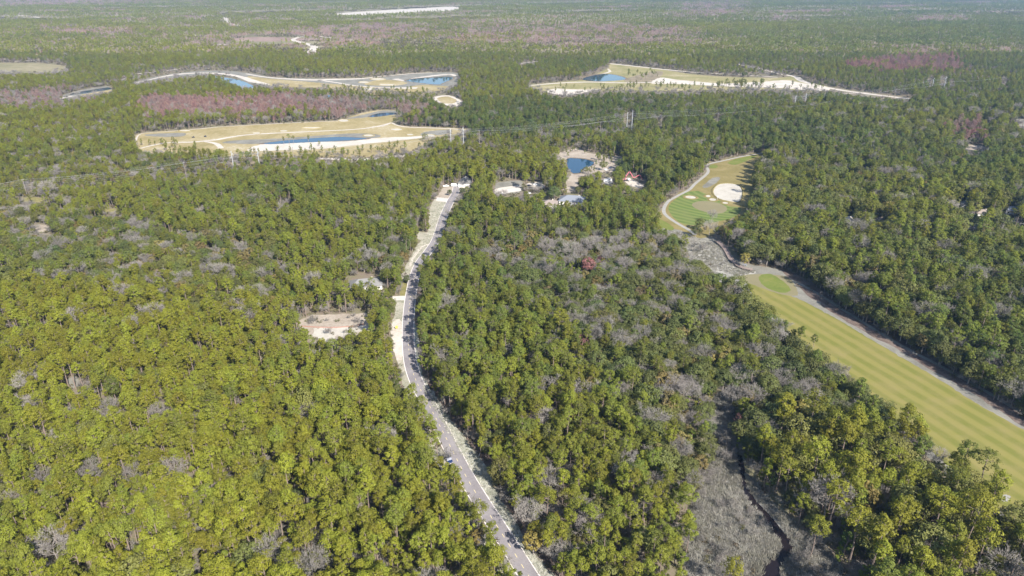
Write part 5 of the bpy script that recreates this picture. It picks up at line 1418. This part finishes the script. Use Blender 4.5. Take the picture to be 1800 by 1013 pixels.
for r_ in rail: r_.build('rail', M['wood'], board)
post.build('rail_posts', M['wood'], board)['kind'] = 'stuff'
pile.build('piles', M['wood'], board)['kind'] = 'stuff'

# small furniture
x, y = G(1309, 467.5)
b_ = empty('bench', (x, y, 0), R(-10), label='blue-grey bench beside the near end of the boardwalk', cat='bench')
MB().box((0, 0, 0.48), (2.6, 0.6, 0.1)).build('seat', M['roof_blue'], b_)
MB().box((0, 0.3, 0.85), (2.6, 0.1, 0.7)).build('backrest', M['roof_blue'], b_)
for sx in (-1.1, 1.1): MB().box((sx, 0, 0.22), (0.14, 0.5, 0.44)).build('leg', M['steel'], b_)
x, y = G(1260.5, 351.5)
f_ = empty('flagstick', (x, y, 0), 0, label='thin white flagstick by the bunkers of the green', cat='flagstick')
MB().tube((0, 0, 0), (0, 0, 3.0), 0.1, 0.07, 6).build('stick', M['white_paint'], f_)
MB().box((0.35, 0, 2.75), (0.65, 0.03, 0.4)).build('flag', M['white_paint'], f_)
x, y = G(697.5, 579)
s_ = empty('yellow_board', (x, y, 0), R(8), label='upright yellow board standing on the pale verge left of the road', cat='sign')
MB().box((0, 0, 1.35), (1.3, 0.1, 1.5)).build('panel', M['yellow_sign'], s_)
for sx in (-0.5, 0.5): MB().box((sx, 0.08, 0.65), (0.1, 0.06, 1.3)).build('post', M['wood'], s_)
x, y = G(841.5, 802.5)
m_ = empty('marker_post', (x, y, 0), 0, label='slim white marker post at the back of the right-hand verge', cat='post')
MB().tube((0, 0, 0), (0.5, 0.1, 1.5), 0.1, 0.09, 6).build('post', M['white_paint'], m_)
MB().tube((0.5, 0.1, 1.5), (0.53, 0.1, 1.62), 0.12, 0.1, 6).build('cap', M['blue_paint'], m_)
x, y = G(720, 470)
fp = [Vector(G(u, v) + (0,)) for u, v in smooth_open([(531, 574), (548, 575.5), (575, 576.5), (600, 576), (622, 574), (640, 570)], 4)]
sf = empty('silt_fence', fp[0], 0, label='low red fabric fence along the back of the white sand clearing', cat='fence')
fb = MB(); 
for i in range(len(fp) - 1):
    a, b = fp[i] - fp[0], fp[i + 1] - fp[0]
    fb.beam(a + Vector((0, 0, 0.32)), b + Vector((0, 0, 0.32)), 0.04, 0.6)
fb.build('fabric', M['fence_red'], sf)
for i in range(0, len(fp), 2):
    p = fp[i] - fp[0]
    MB().box((p.x, p.y + 0.08, 0.55), (0.1, 0.1, 1.1)).build('post', M['wood'], sf)

# ------------------------------------------------------------------ the power lines
def pole(u, vb, vt, steel, label):
    x, y = G(u, vb)
    h = at_y(u, vt, y)[2]
    h = max(12.0, min(30.0, h))
    root = empty('steel_power_pole' if steel else 'wooden_power_pole', (x, y, 0), R(-8), label=label, cat='power pole', group='tall pale poles of the power line' if steel else 'wooden poles of the power line')
    if steel:
        MB().tube((0, 0, 0), (0, 0, h), 0.36, 0.22, 8).build('pole', M['steel'], root)
        for k, z in enumerate((h - 1.0, h - 3.6, h - 6.2)):
            s_ = 1 if k % 2 else -1
            MB().beam((0, 0, z), (0, s_ * 1.9, z + 0.4), 0.2, 0.24).build('arm', M['steel'], root)
            MB().tube((0, s_ * 1.9, z + 0.3), (0, s_ * 1.9, z - 0.9), 0.12, 0.12, 6).build('insulator', M['white_paint'], root)
        ends = [(0, -1.9, h - 1.9), (0, 1.9, h - 4.5), (0, -1.9, h - 7.1)]
    else:
        MB().tube((0, 0, 0), (0, 0, h), 0.28, 0.18, 7).build('pole', M['bark_grey'], root)
        MB().box((0, 0.0, h - 0.8), (0.2, 2.8, 0.2)).build('crossarm', M['wood'], root)
        for sy in (-1.2, 0.0, 1.2):
            MB().tube((0, sy, h - 0.7), (0, sy, h - 0.35), 0.1, 0.08, 6).build('insulator', M['steel'], root)
        ends = [(0, -1.2, h - 0.35), (0, 1.2, h - 0.35)]
    c, s = math.cos(R(-8)), math.sin(R(-8))
    return [Vector((x - s * e[1], y + c * e[1], e[2])) for e in ends]
ORD = 'first second third fourth fifth sixth seventh eighth ninth tenth'.split()
lines = dict(
    front=('steel', [(412, 302, 265), (793, 262, 226), (1101, 236, 197), (1396, 190, 168), (1636, 164, 137)]),
    back=('steel', [(457, 297, 262), (815, 262, 223.5), (1109.5, 238, 192), (1414, 187, 164), (1657, 164, 134.5)]),
    low=('wood', [(48, 345, 315), (326, 306, 290), (518, 291, 258), (843, 262, 229), (952, 247, 223), (1055, 237, 214), (1161, 231, 203), (1260, 222, 199), (1571, 176, 157), (1672, 165, 143), (1763, 160, 135)]))
landmark = {412: 'standing before the left end of the sandy golf hole', 457: 'just right of the leftmost steel pole', 793: 'at the right end of the sandy golf hole', 815: 'right of its twin at the end of the sandy golf hole',
            1101: 'left one of the pair above the sandy pond', 1109.5: 'right one of the pair above the sandy pond', 1396: 'left one of the short pair below the upper golf hole', 1414: 'right one of the short pair below the upper golf hole',
            1636: 'left one of the far pair near the right edge', 1657: 'right one of the far pair near the right edge'}
EL = 'leftmost second third fourth fifth sixth seventh eighth ninth tenth last'.split()
for nm, (ty, ps) in lines.items():
    ends = []
    for i, (u, vb, vt) in enumerate(ps):
        if ty == 'steel':
            lab = 'steel power pole ' + landmark[u]
        else:
            lab = f"thin wooden power pole, {EL[i]} of the wooden poles from the left"
        ends.append(pole(u, vb, vt, ty == 'steel', lab))
    ux, uy = G(-140 if nm != 'low' else -200, 375 if nm != 'low' else 385)
    e0 = [Vector((ux, uy + (e.y - ends[0][0].y), e.z)) for e in ends[0]]
    allp = [e0] + ends
    for i in range(len(allp) - 1):
        for k in range(len(ends[0])):
            a, b = allp[i][k], allp[i + 1][k]
            m = MB(); n = 10
            sag = min(5.0, (b - a).length * 0.016)
            prev = None
            for j in range(n + 1):
                t_ = j / n
                p = a.lerp(b, t_) - Vector((0, 0, sag * 4 * t_ * (1 - t_)))
                if prev is not None: m.tube(prev - a, p - a, 0.04, 0.04, 3)
                prev = p
            o = m.build('power_wire', M['wire'], None, a)
            which = ('upper', 'middle', 'lower')[k] if ty == 'steel' else ('near', 'far')[k]
            span = 'left of the leftmost pole' if i == 0 else f'from the {EL[i - 1]} to the {EL[i]} pole'
            tag(o, f"{which} wire of the {dict(front='front steel', back='back steel', low='wooden')[nm]} line, {span}", 'wire', 'wires of the power line')
#OBJ_END

# ------------------------------------------------------------------ haze
hm = bpy.data.materials.new('thin_haze'); hm.use_nodes = True
t = hm.node_tree; t.nodes.remove(t.nodes['Principled BSDF'])
pv = t.nodes.new('ShaderNodeVolumePrincipled')
pv.inputs['Color'].default_value = (0.34, 0.60, 1.0, 1)
pv.inputs['Density'].default_value = 0.000066
pv.inputs['Anisotropy'].default_value = 0.2
t.links.new(pv.outputs[0], t.nodes['Material Output'].inputs['Volume'])
hz = MB().box((0, 6600, 101), (27000, 14600, 204)).build('haze', hm)
hz['kind'] = 'stuff'; hz['label'] = 'thin blue haze over the distant wood'
